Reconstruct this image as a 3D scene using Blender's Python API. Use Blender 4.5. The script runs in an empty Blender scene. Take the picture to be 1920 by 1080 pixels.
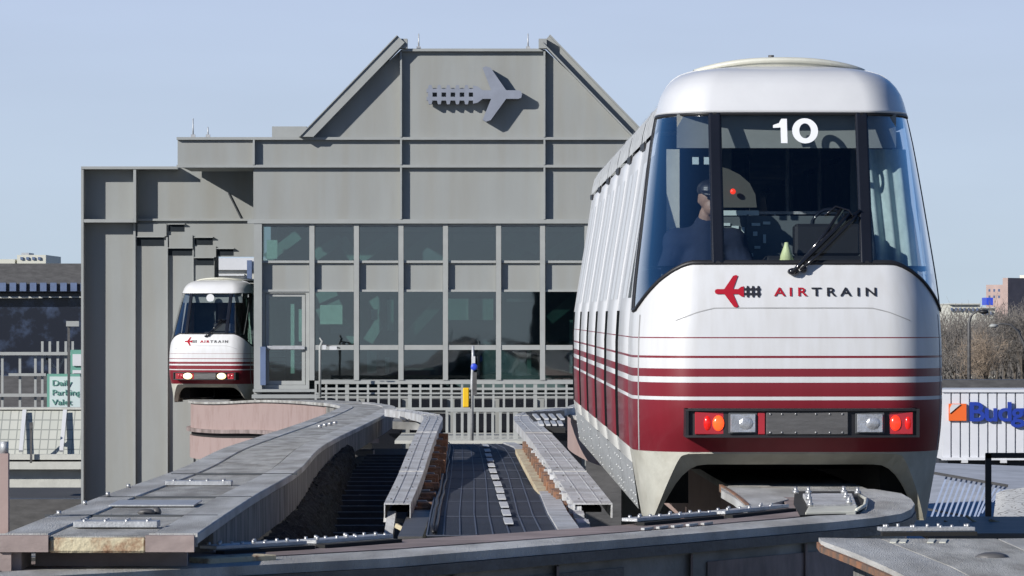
import bpy, bmesh, math, random
from mathutils import Vector, Matrix
R = math.radians
random.seed(7)
scene = bpy.context.scene
C = scene.collection

# ------------------------------------------------------------------ camera, sky, sun
ZC = 8.5                      # eye height above the ground
F = 7840.0                    # focal length in photo pixels (1920 wide)
cam_d = bpy.data.cameras.new('camera'); cam = bpy.data.objects.new('camera', cam_d); C.objects.link(cam)
cam.location = (0, 0, ZC); cam.rotation_euler = (R(90), 0, 0)
cam_d.sensor_width = 36; cam_d.lens = F / 1920 * 36; cam_d.shift_y = 50 / 1920
cam_d.clip_start = 0.5; cam_d.clip_end = 9000
scene.camera = cam
SA, SE = R(50), R(24)         # sun left of the view's back, and its elevation
sun_dir = Vector((-math.sin(SA) * math.cos(SE), -math.cos(SA) * math.cos(SE), math.sin(SE)))
world = bpy.data.worlds.new('World'); scene.world = world; world.use_nodes = True
wn = world.node_tree; bg = wn.nodes['Background']
sky = wn.nodes.new('ShaderNodeTexSky'); sky.sky_type = 'NISHITA'; sky.sun_disc = False
sky.sun_elevation = SE; sky.sun_rotation = math.pi + SA
sky.air_density = 0.9; sky.dust_density = 0.0; sky.ozone_density = 6.0; sky.altitude = 500
smx = wn.nodes.new('ShaderNodeMix'); smx.data_type = 'RGBA'; smx.blend_type = 'MULTIPLY'; smx.inputs[0].default_value = 1; smx.inputs[7].default_value = (.64, .93, 1.14, 1)
wn.links.new(sky.outputs[0], smx.inputs[6]); wn.links.new(smx.outputs[2], bg.inputs[0]); bg.inputs[1].default_value = 0.065
wtc = wn.nodes.new('ShaderNodeTexCoord'); wsp = wn.nodes.new('ShaderNodeSeparateXYZ'); wn.links.new(wtc.outputs['Generated'], wsp.inputs[0])
hz = wn.nodes.new('ShaderNodeValToRGB'); he = hz.color_ramp.elements
he[0].position = 0.0; he[0].color = (.52, .625, .72, 1); he[1].position = .075; he[1].color = (.485, .585, .775, 1)
wn.links.new(wsp.outputs['Z'], hz.inputs[0])
hb = wn.nodes.new('ShaderNodeBackground')
wmp = wn.nodes.new('ShaderNodeMapping'); wmp.inputs['Scale'].default_value = (9, 9, 45); wn.links.new(wtc.outputs['Generated'], wmp.inputs[0])
wnz = wn.nodes.new('ShaderNodeTexNoise'); wnz.inputs['Scale'].default_value = 1.0; wnz.inputs['Detail'].default_value = 4; wn.links.new(wmp.outputs[0], wnz.inputs[0])
wmr = wn.nodes.new('ShaderNodeMapRange'); wmr.inputs['To Min'].default_value = .93; wmr.inputs['To Max'].default_value = 1.07; wn.links.new(wnz.outputs[0], wmr.inputs['Value'])
wml = wn.nodes.new('ShaderNodeMix'); wml.data_type = 'RGBA'; wml.blend_type = 'MULTIPLY'; wml.inputs[0].default_value = 1
wn.links.new(hz.outputs[0], wml.inputs[6]); wn.links.new(wmr.outputs[0], wml.inputs[7]); wn.links.new(wml.outputs[2], hb.inputs[0]); hb.inputs[1].default_value = .90
hm = wn.nodes.new('ShaderNodeMapRange'); hm.inputs['From Min'].default_value = .085; hm.inputs['From Max'].default_value = .20
hm.inputs['To Min'].default_value = 1; hm.inputs['To Max'].default_value = 0; wn.links.new(wsp.outputs['Z'], hm.inputs['Value'])
wmx = wn.nodes.new('ShaderNodeMixShader'); wn.links.new(hm.outputs[0], wmx.inputs[0]); wn.links.new(bg.outputs[0], wmx.inputs[1]); wn.links.new(hb.outputs[0], wmx.inputs[2])
wn.links.new(wmx.outputs[0], wn.nodes['World Output'].inputs[0])
sl = bpy.data.lights.new('sun', 'SUN'); sl.energy = 5.0; sl.angle = R(0.5); sl.color = (1.0, 0.965, 0.91)
so = bpy.data.objects.new('sun', sl); C.objects.link(so)
so.rotation_euler = (-sun_dir).to_track_quat('-Z', 'Y').to_euler(); so.location = (-30, -30, 60)
scene.view_settings.view_transform = 'Standard'; scene.view_settings.look = 'None'
scene.view_settings.exposure = 0.2; scene.view_settings.gamma = 1
scene.render.engine = 'CYCLES'

# ------------------------------------------------------------------ materials
def srgb(r, g, b):
    f = lambda c: ((c/255 + .055) / 1.055) ** 2.4 if c > 10 else c / 255 / 12.92
    return (f(r), f(g), f(b))
def mat(name, col, rough=.6, metal=0, var=.12, scale=3.0, bump=0, coat=0, streak=False, emit=None, estr=0, spec=.5, col2=None, thr=None, bscale=None, dirt=0, dscale=.6, dstretch=(1,1,1)):
    m = bpy.data.materials.new(name); m.use_nodes = True
    n = m.node_tree.nodes; l = m.node_tree.links; p = n['Principled BSDF']
    p.inputs['Roughness'].default_value = rough; p.inputs['Metallic'].default_value = metal
    p.inputs['Specular IOR Level'].default_value = spec
    if coat: p.inputs['Coat Weight'].default_value = coat; p.inputs['Coat Roughness'].default_value = .08
    tc = n.new('ShaderNodeTexCoord'); mp = n.new('ShaderNodeMapping'); l.new(tc.outputs['Object'], mp.inputs[0])
    if streak: mp.inputs['Scale'].default_value = streak
    nz = n.new('ShaderNodeTexNoise'); nz.inputs['Scale'].default_value = scale; nz.inputs['Detail'].default_value = 8
    nz.inputs['Roughness'].default_value = .65
    l.new(mp.outputs[0], nz.inputs[0])
    cr = n.new('ShaderNodeValToRGB'); a, b = cr.color_ramp.elements
    c = Vector(col)
    if col2:
        a.position, b.position = thr or (.45, .6); a.color = (*col, 1); b.color = (*col2, 1)
    else:
        a.position, b.position = .3, .7
        a.color = (*[max(0, x * (1 - var)) for x in c], 1); b.color = (*[min(1, x * (1 + var)) for x in c], 1)
    l.new(nz.outputs[0], cr.inputs[0]); l.new(cr.outputs[0], p.inputs['Base Color'])
    if dirt:
        mp2 = n.new('ShaderNodeMapping'); mp2.inputs['Scale'].default_value = dstretch; l.new(tc.outputs['Object'], mp2.inputs[0])
        nd = n.new('ShaderNodeTexNoise'); nd.inputs['Scale'].default_value = dscale; nd.inputs['Detail'].default_value = 5; l.new(mp2.outputs[0], nd.inputs[0])
        rd = n.new('ShaderNodeValToRGB'); rd.color_ramp.elements[0].position = .36; rd.color_ramp.elements[1].position = .6
        k_ = 1-dirt; rd.color_ramp.elements[0].color = (k_, k_*.97, k_*.93, 1); rd.color_ramp.elements[1].color = (1, 1, 1, 1)
        l.new(nd.outputs[0], rd.inputs[0]); mm = n.new('ShaderNodeMix'); mm.data_type = 'RGBA'; mm.blend_type = 'MULTIPLY'; mm.inputs[0].default_value = 1
        l.new(cr.outputs[0], mm.inputs[6]); l.new(rd.outputs[0], mm.inputs[7]); l.new(mm.outputs[2], p.inputs['Base Color'])
    if bump:
        bp = n.new('ShaderNodeBump'); bp.inputs['Strength'].default_value = bump; bp.inputs['Distance'].default_value = .02
        nb = n.new('ShaderNodeTexNoise'); nb.inputs['Scale'].default_value = bscale or scale * 6; nb.inputs['Detail'].default_value = 6
        l.new(mp.outputs[0], nb.inputs[0]); l.new(nb.outputs[0], bp.inputs['Height']); l.new(bp.outputs[0], p.inputs['Normal'])
    if emit:
        p.inputs['Emission Color'].default_value = (*emit, 1); p.inputs['Emission Strength'].default_value = estr
    return m
def glass(name, tint, base=.05, ior=1.5, rough=.02, bump=0, power=3.0):
    m = bpy.data.materials.new(name); m.use_nodes = True
    n = m.node_tree.nodes; l = m.node_tree.links; n.remove(n['Principled BSDF']); out = n['Material Output']
    t = n.new('ShaderNodeBsdfTransparent'); t.inputs[0].default_value = (*tint, 1)
    g = n.new('ShaderNodeBsdfGlossy'); g.inputs['Roughness'].default_value = rough; g.inputs[0].default_value = (1, 1, 1, 1)
    f = n.new('ShaderNodeLayerWeight'); f.inputs[0].default_value = .5
    pw = n.new('ShaderNodeMath'); pw.operation = 'POWER'; pw.inputs[1].default_value = power
    mr = n.new('ShaderNodeMapRange'); mr.inputs['To Min'].default_value = base; mr.inputs['To Max'].default_value = 1
    l.new(f.outputs['Facing'], pw.inputs[0]); l.new(pw.outputs[0], mr.inputs['Value'])
    mx = n.new('ShaderNodeMixShader'); l.new(mr.outputs[0], mx.inputs[0]); l.new(t.outputs[0], mx.inputs[1]); l.new(g.outputs[0], mx.inputs[2])
    l.new(mx.outputs[0], out.inputs[0])
    if bump:
        tc = n.new('ShaderNodeTexCoord'); nb = n.new('ShaderNodeTexNoise'); nb.inputs['Scale'].default_value = 1.3
        bp = n.new('ShaderNodeBump'); bp.inputs['Strength'].default_value = bump; bp.inputs['Distance'].default_value = .05
        l.new(tc.outputs['Object'], nb.inputs[0]); l.new(nb.outputs[0], bp.inputs['Height']); l.new(bp.outputs[0], g.inputs['Normal'])
    return m
def stripe_mat(name, base_shift):
    m = mat(name, (.56, .565, .56), rough=.38, coat=.18, var=.03, scale=2, spec=.35)
    n = m.node_tree.nodes; l = m.node_tree.links; p = n['Principled BSDF']
    tc = n.new('ShaderNodeTexCoord'); sp = n.new('ShaderNodeSeparateXYZ'); l.new(tc.outputs['Object'], sp.inputs[0])
    mr = n.new('ShaderNodeMapRange'); mr.inputs['From Min'].default_value = -1.4 + base_shift; mr.inputs['From Max'].default_value = .6 + base_shift
    l.new(sp.outputs['Z'], mr.inputs['Value'])
    cr = n.new('ShaderNodeValToRGB'); cr.color_ramp.interpolation = 'CONSTANT'
    white = (.575, .58, .59, 1); red = (.175, .013, .022, 1); cream = (.56, .56, .53, 1)
    st = [(-1.4, cream), (-.925, red), (-.579, white), (-.553, red), (-.457, white), (-.421, red), (-.364, white), (-.298, red), (-.277, white), (-.163, red), (-.150, white)]
    els = cr.color_ramp.elements
    while len(els) < len(st): els.new(.5)
    for e, (z, c) in zip(els, st): e.position = (z + 1.4) / 2; e.color = c
    l.new(mr.outputs[0], cr.inputs[0])
    # grime: thin vertical streaks and soot near the bottom
    nz = n.new('ShaderNodeTexNoise'); mp = n.new('ShaderNodeMapping'); mp.inputs['Scale'].default_value = (9, 9, 1.2)
    l.new(tc.outputs['Object'], mp.inputs[0]); l.new(mp.outputs[0], nz.inputs[0]); nz.inputs['Scale'].default_value = 1.6; nz.inputs['Detail'].default_value = 7
    r2 = n.new('ShaderNodeValToRGB'); r2.color_ramp.elements[0].position = .35; r2.color_ramp.elements[1].position = .62
    r2.color_ramp.elements[0].color = (.86, .84, .8, 1); r2.color_ramp.elements[1].color = (1, 1, 1, 1)
    l.new(nz.outputs[0], r2.inputs[0])
    mx = n.new('ShaderNodeMix'); mx.data_type = 'RGBA'; mx.blend_type = 'MULTIPLY'; mx.inputs[0].default_value = .45
    l.new(cr.outputs[0], mx.inputs[6]); l.new(r2.outputs[0], mx.inputs[7]); l.new(mx.outputs[2], p.inputs['Base Color'])
    return m
SH = 1.4
M = {}
M['paint'] = stripe_mat('striped_paint', SH)
M['white'] = mat('white_paint', (.575, .58, .59), .35, coat=.3, var=.03, scale=4)
M['roofgrey'] = mat('roof_grey', (.42, .43, .43), .6, var=.25, scale=6, bump=.3)
M['cream'] = mat('cream_paint', (.55, .545, .47), .5, var=.08, scale=5, bump=.1)
M['skirt'] = mat('skirt_paint', (.43, .425, .37), .6, var=.1, scale=5, bump=.15, dirt=.25, dscale=3)
M['rivet'] = mat('rivet_grey', (.42, .43, .43), .5, var=.1)
M['skirtgrey'] = mat('skirt_grey', (.30, .31, .31), .5, var=.25, scale=8, bump=.3)
M['black'] = mat('black_rubber', (.012, .012, .014), .5, var=.2)
M['blackgloss'] = mat('black_gloss', (.01, .011, .015), .15, var=.1)
M['darkgrey'] = mat('dark_grey', (.06, .065, .07), .5, var=.2)
M['doorgap'] = mat('door_dark', (.012,.014,.015), 1.0, var=.2, spec=0)
M['ventdark'] = mat('vent_dark', (.022,.027,.032), .9, var=.2, spec=.1)  # near-black standing in for the cast shadow of the step blocks
M['seam'] = mat('panel_gap', (.30, .30, .30), .7, var=.2)
M['under'] = mat('sooty_metal', (.012, .012, .012), .9, var=.4)  # near-black base colour with random variation
M['intgrey'] = mat('interior_grey', (.20, .21, .205), .7, var=.1)
M['hallwall'] = mat('hall_wall', (.07, .12, .125), .8, var=.5, scale=.6)
M['intdark'] = mat('interior_dark', (.085, .10, .105), .7, var=.2)
M['red'] = mat('red_lens_housing', (.35, .02, .03), .3, coat=.4, var=.1)
M['lensred'] = mat('red_lens', (.45, .01, .01), .2, var=.3, emit=(1, .02, .01), estr=.35)
M['lensamber'] = mat('amber_lens', (.7, .06, .01), .2, emit=(1, .09, .02), estr=1.3)
M['lenslit'] = mat('lit_red_lens', (.7, .02, .01), .2, emit=(1, .05, .02), estr=.9)
M['lamp'] = mat('clear_lamp', (.42, .43, .45), .22, metal=.5, var=.35, scale=14, bump=.25)
M['lamplit'] = mat('lit_lamp', (.9, .85, .7), .2, emit=(1, .72, .30), estr=1.6)
M['logored'] = mat('logo_red', (.34, .006, .02), .7, var=.03, spec=.2)
M['logoblack'] = mat('logo_black', (.015, .015, .02), .4, var=.05)
M['steel'] = mat('galvanised_steel', (.42, .43, .44), .5, metal=.4, var=.18, scale=12, bump=.2)
M['bolt'] = mat('bolt_steel', (.42, .42, .42), .35, metal=.6, var=.2)
M['facade'] = mat('facade_paint', (.262, .274, .268), .75, var=.06, scale=.9, bump=.1, streak=(1, 1, .3), dirt=.045, dscale=1.6, dstretch=(1.6,1,.15))
M['facade2'] = mat('facade_trim', (.28, .292, .286), .7, var=.07, scale=2)
M['frame'] = mat('window_frame', (.31, .32, .31), .6, var=.08, scale=3)
M['emblem'] = mat('emblem_metal', (.21, .23, .28), .6, metal=.0, var=.1)
M['sglass'] = glass('station_glass', (.48, .58, .58), base=.12, bump=.02)
M['sideglass'] = glass('corner_glass', (.80, .86, .90), base=.13, power=1.8)
M['tglass'] = glass('train_glass', (.82, .87, .88), base=.045)
M['taupe'] = mat('taupe_panel', (.07,.07,.06), .8, var=.1)
M['curtain'] = mat('curtain_cloth', (.34,.42,.41), .9, var=.25, scale=6)
M['teal'] = mat('teal_steel', (.10, .20, .17), .6, var=.25)
M['mint'] = mat('mint_panel', (.30, .48, .40), .6, var=.15)
M['deckgrey'] = mat('beam_steel', (.465, .465, .45), .72, var=.22, scale=2.2, bump=.5, bscale=60, streak=(3, .5, 1), dirt=.35, dscale=1.6, dstretch=(2.2,.5,1))
M['deckmid'] = mat('beam_middle', (.41, .405, .38), .8, var=.25, scale=2.6, bump=.5, bscale=50, streak=(4, .6, 1), dirt=.4, dscale=1.8, dstretch=(2.5,.6,1))
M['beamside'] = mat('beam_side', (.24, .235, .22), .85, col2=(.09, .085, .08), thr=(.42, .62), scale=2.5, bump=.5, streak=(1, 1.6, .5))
M['pink'] = mat('faded_pink', (.33, .245, .225), .8, var=.14, scale=1.6, col2=(.25, .17, .15), thr=(.5, .75), bump=.2)
M['rust'] = mat('rust', (.27, .125, .065), .9, col2=(.12, .085, .065), thr=(.38, .6), scale=6, bump=.6)
M['rustcream'] = mat('rusty_cream', (.5, .44, .3), .85, col2=(.22, .1, .05), thr=(.48, .66), scale=8, bump=.4)
M['tray'] = mat('tray_steel', (.50, .505, .51), .6, metal=.1, var=.2, scale=7, bump=.4, dirt=.3, dscale=2.5)
M['brownsteel'] = mat('brown_steel', (.30, .24, .225), .75, var=.3, scale=3, bump=.3, streak=(.6, 3, 1), dirt=.4, dscale=1.5)
M['websteel'] = mat('web_steel', (.25, .25, .24), .6, var=.3, scale=2, bump=.25, streak=(.6, 2, 2), dirt=.45, dscale=1.6, dstretch=(.8,.8,1.5))
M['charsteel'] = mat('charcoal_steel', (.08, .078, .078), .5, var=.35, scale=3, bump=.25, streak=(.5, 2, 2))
M['concrete'] = mat('concrete', (.46, .46, .42), .85, var=.12, scale=2, bump=.3)
M['brick'] = mat('brick', (.36, .27, .245), .9, var=.15, scale=.4)
M['yellow'] = mat('yellow', (.75, .45, .01), .5, var=.05)
M['blue'] = mat('blue', (.03, .07, .55), .4, var=.05)
M['green'] = mat('sign_green', (.12, .29, .23), .5, var=.05)
M['signwhite'] = mat('sign_white', (.5, .58, .57), .5, var=.05)
M['bluegrey'] = mat('blue_grey', (.10, .14, .24), .7, var=.15)
M['asphalt'] = mat('asphalt', (.05, .05, .052), .9, var=.2, scale=.5)
M['ground'] = mat('ground', (.10, .10, .085), .95, var=.35, scale=.05)
M['grate'] = mat('grating', (.022, .026, .038), .7, var=.3, scale=8, bump=.3, dirt=.4, dscale=1.2)

# ------------------------------------------------------------------ helpers
class MB:
    def __init__(s): s.v = []; s.f = []; s.mi = []; s.sm = []
    def add(s, vs, fs, mi=0, sm=False):
        b = len(s.v); s.v += [tuple(v) for v in vs]
        for f in fs: s.f.append(tuple(b + i for i in f)); s.mi.append(mi); s.sm.append(sm)
        return s
    def box(s, x0, x1, y0, y1, z0, z1, mi=0):
        s.add([(x0,y0,z0),(x1,y0,z0),(x1,y1,z0),(x0,y1,z0),(x0,y0,z1),(x1,y0,z1),(x1,y1,z1),(x0,y1,z1)],
              [(0,3,2,1),(4,5,6,7),(0,1,5,4),(1,2,6,5),(2,3,7,6),(3,0,4,7)], mi)
        return s
    def pbox(s, px0, py0, px1, py1, Y, d, mi=0):      # box whose front face covers a rectangle of the facade at distance Y
        k = Y / F
        return s.box((px0-960)*k, (px1-960)*k, Y, Y+d, ZC-(py1-590)*k, ZC-(py0-590)*k, mi)
    def bar(s, a, b, w, h=None, mi=0):                 # rectangular bar between two points
        a, b = Vector(a), Vector(b); h = h or w; d = (b-a).normalized()
        up = Vector((0,0,1)) if abs(d.z) < .95 else Vector((0,1,0))
        r = d.cross(up).normalized()*w/2; u = r.cross(d).normalized()*h/2
        vs = [a-r-u,a+r-u,a+r+u,a-r+u,b-r-u,b+r-u,b+r+u,b-r+u]
        s.add(vs, [(3,2,1,0),(4,5,6,7),(0,1,5,4),(1,2,6,5),(2,3,7,6),(3,0,4,7)], mi); return s
    def tube(s, pts, r, n=8, mi=0):
        pts = [Vector(p) for p in pts]; rs = r if isinstance(r, (list, tuple)) else [r]*len(pts); base = []
        vs = []; fs = []
        for i, p in enumerate(pts):
            d = (pts[min(i+1, len(pts)-1)] - pts[max(i-1, 0)]).normalized()
            up = Vector((0,0,1)) if abs(d.z) < .9 else Vector((0,1,0))
            x = d.cross(up).normalized(); y = x.cross(d)
            for k in range(n):
                a = 2*math.pi*k/n; vs.append(p + (x*math.cos(a) + y*math.sin(a))*rs[i])
        for i in range(len(pts)-1):
            for k in range(n): fs.append((i*n+k, i*n+(k+1)%n, (i+1)*n+(k+1)%n, (i+1)*n+k))
        fs.append(tuple(range(n))[::-1]); fs.append(tuple((len(pts)-1)*n+k for k in range(n)))
        s.add(vs, fs, mi, True); return s
    def grid(s, P, mi=0, sm=True, flip=False):         # P[i][j] points
        n, m = len(P), len(P[0]); fs = []
        for i in range(n-1):
            for j in range(m-1):
                f = (i*m+j, i*m+j+1, (i+1)*m+j+1, (i+1)*m+j); fs.append(f[::-1] if flip else f)
        s.add([p for r in P for p in r], fs, mi, sm); return s
    def prism(s, poly, y0, y1, mi=0):                  # polygon in (x,z), extruded in y
        n = len(poly); vs = [(x, y0, z) for x, z in poly] + [(x, y1, z) for x, z in poly]
        s.add(vs, [tuple(range(n)), tuple(range(2*n-1, n-1, -1))] + [((i+1)%n, i, n+i, n+(i+1)%n) for i in range(n)], mi); return s
    def slab(s, poly, th, mi=0):                       # horizontal polygon [(x,y,z)] with thickness downward
        n = len(poly); vs = list(poly) + [(x, y, z-th) for x, y, z in poly]
        s.add(vs, [tuple(range(n)), tuple(range(2*n-1, n-1, -1))] + [((i+1)%n, i, n+i, n+(i+1)%n) for i in range(n)], mi); return s
    def sphere(s, c, r, n=10, mi=0, sc=(1,1,1)):
        vs = []; fs = []
        for i in range(n+1):
            t = math.pi*i/n
            for k in range(n*2):
                a = math.pi*k/n; vs.append((c[0]+r*sc[0]*math.sin(t)*math.cos(a), c[1]+r*sc[1]*math.sin(t)*math.sin(a), c[2]+r*sc[2]*math.cos(t)))
        for i in range(n):
            for k in range(2*n): fs.append((i*2*n+k, (i+1)*2*n+k, (i+1)*2*n+(k+1)%(2*n), i*2*n+(k+1)%(2*n)))
        s.add(vs, fs, mi, True); return s
    def build(s, name, mats, parent=None, bevel=0, dz=0, recalc=True):
        me = bpy.data.meshes.new(name)
        vs = [(x, y, z+dz) for x, y, z in s.v] if dz else s.v
        me.from_pydata(vs, [], s.f)
        for m in (mats if isinstance(mats, (list, tuple)) else [mats]): me.materials.append(m)
        me.polygons.foreach_set('material_index', s.mi); me.polygons.foreach_set('use_smooth', s.sm)
        if recalc or bevel:
            bm = bmesh.new(); bm.from_mesh(me)
            if bevel: bmesh.ops.remove_doubles(bm, verts=bm.verts, dist=1e-5)
            if bevel: bmesh.ops.bevel(bm, geom=[e for e in bm.edges if len(e.link_faces) == 2 and e.calc_face_angle(0) > .6], offset=bevel, segments=1, affect='EDGES')
            if recalc: bmesh.ops.recalc_face_normals(bm, faces=bm.faces)
            bm.to_mesh(me); bm.free()
        me.update()
        o = bpy.data.objects.new(name, me); C.objects.link(o)
        if parent: o.parent = parent; 
        return o
def tag(o, label=None, cat=None, group=None, kind=None):
    if label: o['label'] = label
    if cat: o['category'] = cat
    if group: o['group'] = group
    if kind: o['kind'] = kind
    return o
def empty(name, loc, label, cat, group=None, rz=0):
    o = bpy.data.objects.new(name, None); C.objects.link(o); o.location = loc; o.rotation_euler.z = rz
    o.empty_display_size = .2
    return tag(o, label, cat, group)
def at(px, py, Y): return Vector(((px-960)/F*Y, Y, ZC-(py-590)/F*Y))
def ontoz(px, py, zr): Y = -zr*F/(py-590); return Vector(((px-960)/F*Y, Y, ZC+zr))
def localise(o, root):                                # put a mesh authored in world coordinates under an Empty
    o.parent = root
    o.data.transform(root.matrix_basis.inverted()); return o
def crom(tab, z):
    xs = [t[0] for t in tab]
    if z <= xs[0]: return tab[0][1:]
    if z >= xs[-1]: return tab[-1][1:]
    i = max(k for k in range(len(xs)) if xs[k] <= z); i = min(i, len(xs)-2)
    t = (z-xs[i])/(xs[i+1]-xs[i]); out = []
    for c in range(1, len(tab[0])):
        p1, p2 = tab[i][c], tab[i+1][c]; h = xs[i+1]-xs[i]
        m1 = (p2-tab[i-1][c])/(xs[i+1]-xs[i-1])*h if i > 0 else (p2-p1)
        m2 = (tab[i+2][c]-p1)/(xs[i+2]-xs[i])*h if i+2 < len(tab) else (p2-p1)
        out.append((2*t**3-3*t*t+1)*p1+(t**3-2*t*t+t)*m1+(-2*t**3+3*t*t)*p2+(t**3-t*t)*m2)
    return out
def lerp(a, b, t): return a+(b-a)*t
def pl(xs, ys, x):
    if x <= xs[0]: return ys[0]
    for i in range(len(xs)-1):
        if x <= xs[i+1]: return lerp(ys[i], ys[i+1], (x-xs[i])/(xs[i+1]-xs[i]))
    return ys[-1]
def text_mesh(txt, h, wide=1.0, spacing=1.0, bold=.0, extrude=.004):
    cu = bpy.data.curves.new('t', 'FONT'); cu.body = txt; cu.size = h/.72; cu.extrude = extrude; cu.space_character = spacing; cu.offset = bold
    cu.resolution_u = 6
    o = bpy.data.objects.new('t', cu); C.objects.link(o); dg = bpy.context.evaluated_depsgraph_get(); dg.update()
    me = bpy.data.meshes.new_from_object(o.evaluated_get(dg)); bpy.data.objects.remove(o); bpy.data.curves.remove(cu)
    me.transform(Matrix.Diagonal((wide, 1, 1, 1)))
    return me
def text_obj(name, me, m, parent, place):
    bm = bmesh.new(); bm.from_mesh(me)
    bmesh.ops.triangulate(bm, faces=bm.faces)
    for v in bm.verts: v.co = place(v.co.x, v.co.y, v.co.z)
    bm.to_mesh(me); bm.free(); me.materials.clear(); me.materials.append(m)
    o = bpy.data.objects.new(name, me); C.objects.link(o)
    if parent: o.parent = parent
    return o

# ------------------------------------------------------------------ setting: ground
MB().add([(-3000,-500,0),(3000,-500,0),(3000,6000,0),(-3000,6000,0)], [(0,1,2,3)]).build('ground', M['ground'])
tag(bpy.data.objects['ground'], kind='structure')
lot = MB().add([(5,60,.004),(200,60,.004),(200,330,.004),(5,330,.004)], [(0,1,2,3)]).build('parking_lot', M['asphalt']); tag(lot, kind='structure')
road = MB().add([(-120,60,.004),(-9,60,.004),(-9,330,.004),(-120,330,.004)], [(0,1,2,3)]).build('road', M['asphalt']); tag(road, kind='structure')

# ------------------------------------------------------------------ monorail trains
# local frame: x to the right as seen from the front, y towards the tail, z measured from the bottom of the skirt (zr + SH)
PROF = [(-.92,1.05,.13),(-.78,1.056,.04),(-.6,1.06,0),(-.2,1.058,.01),(.03,1.045,.035),(.2,1.03,.08),(.351,1.012,.13),(.6,.98,.22),(.9,.942,.34),(1.2,.90,.46),(1.38,.866,.53)]
def wy(z): return crom(PROF, z)
LN = 1.35
def plan(u, w, yf, ln=LN):
    a = abs(u); rx = .42*w/1.06; ry = .62
    if a < .3: x = (w-rx)*a/.3; y = 0
    elif a < .8: t = (a-.3)/.5*math.pi/2; x = w-rx+rx*math.sin(t); y = ry*(1-math.cos(t))
    else: x = w; y = ry+(a-.8)/.2*max(.02, ln-.05-yf-ry)
    y += yf + .05*(x/w)**2
    return (math.copysign(x, u), y)
def u_of_x(x, w):
    rx = .42*w/1.06; a = abs(x)
    u = a/(w-rx)*.3 if a < w-rx else .3+.5*math.asin(min(1, (a-w+rx)/rx))/(math.pi/2)
    return math.copysign(u, x)
def S(u, z, off=0):
    w, yf = wy(z); x, y = plan(u, w, yf)
    if off:
        e = .01; x2, y2 = plan(u+e, w, yf); x1, y1 = plan(u-e, w, yf); tx, ty = x2-x1, y2-y1; L = math.hypot(tx, ty)
        x += ty/L*off; y -= tx/L*off
    return (x, y, z)
def sill(u): return pl([0,.35,.39,.45,.52,.58,.66,.72,.78,1.0], [.351,.351,.338,.30,.24,.175,.09,.04,.03,.03], abs(u))
def srange(a, b, n): return [a+(b-a)*i/n for i in range(n+1)]
def emblem_shapes(sc, nt, pitch):                      # aircraft pointing -x with a railway track for its tail; unit = photo pixels of the facade one
    air = [(-92,0),(-90,6),(-85,8),(-62,8),(-33,50),(-24,53),(-18,50),(-34,8),(-18,8),(-9,15),(0,17),(0,-17),(-9,-15),(-18,-8),(-34,-8),(-18,-47),(-24,-51),(-33,-48),(-62,-8),(-85,-8),(-90,-6)]
    rails = [[(0.01,4),(nt*pitch+2,4),(nt*pitch+2,11),(0.01,11)], [(0.01,-11),(nt*pitch+2,-11),(nt*pitch+2,-4),(0.01,-4)]]
    ties = []
    for i in range(nt):
        c = (i+.72)*pitch; q = pitch*.25
        ties += [[(c-q,11.01),(c+q,11.01),(c+q*.6,18),(c-q*.6,18)], [(c-q,-4),(c+q,-4),(c+q,4),(c-q,4)], [(c-q*.6,-18),(c+q*.6,-18),(c+q,-11.01),(c-q,-11.01)]]
    f = lambda P: [(x*sc, y*sc) for x, y in P]
    return f(air), [f(p) for p in rails+ties]

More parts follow.
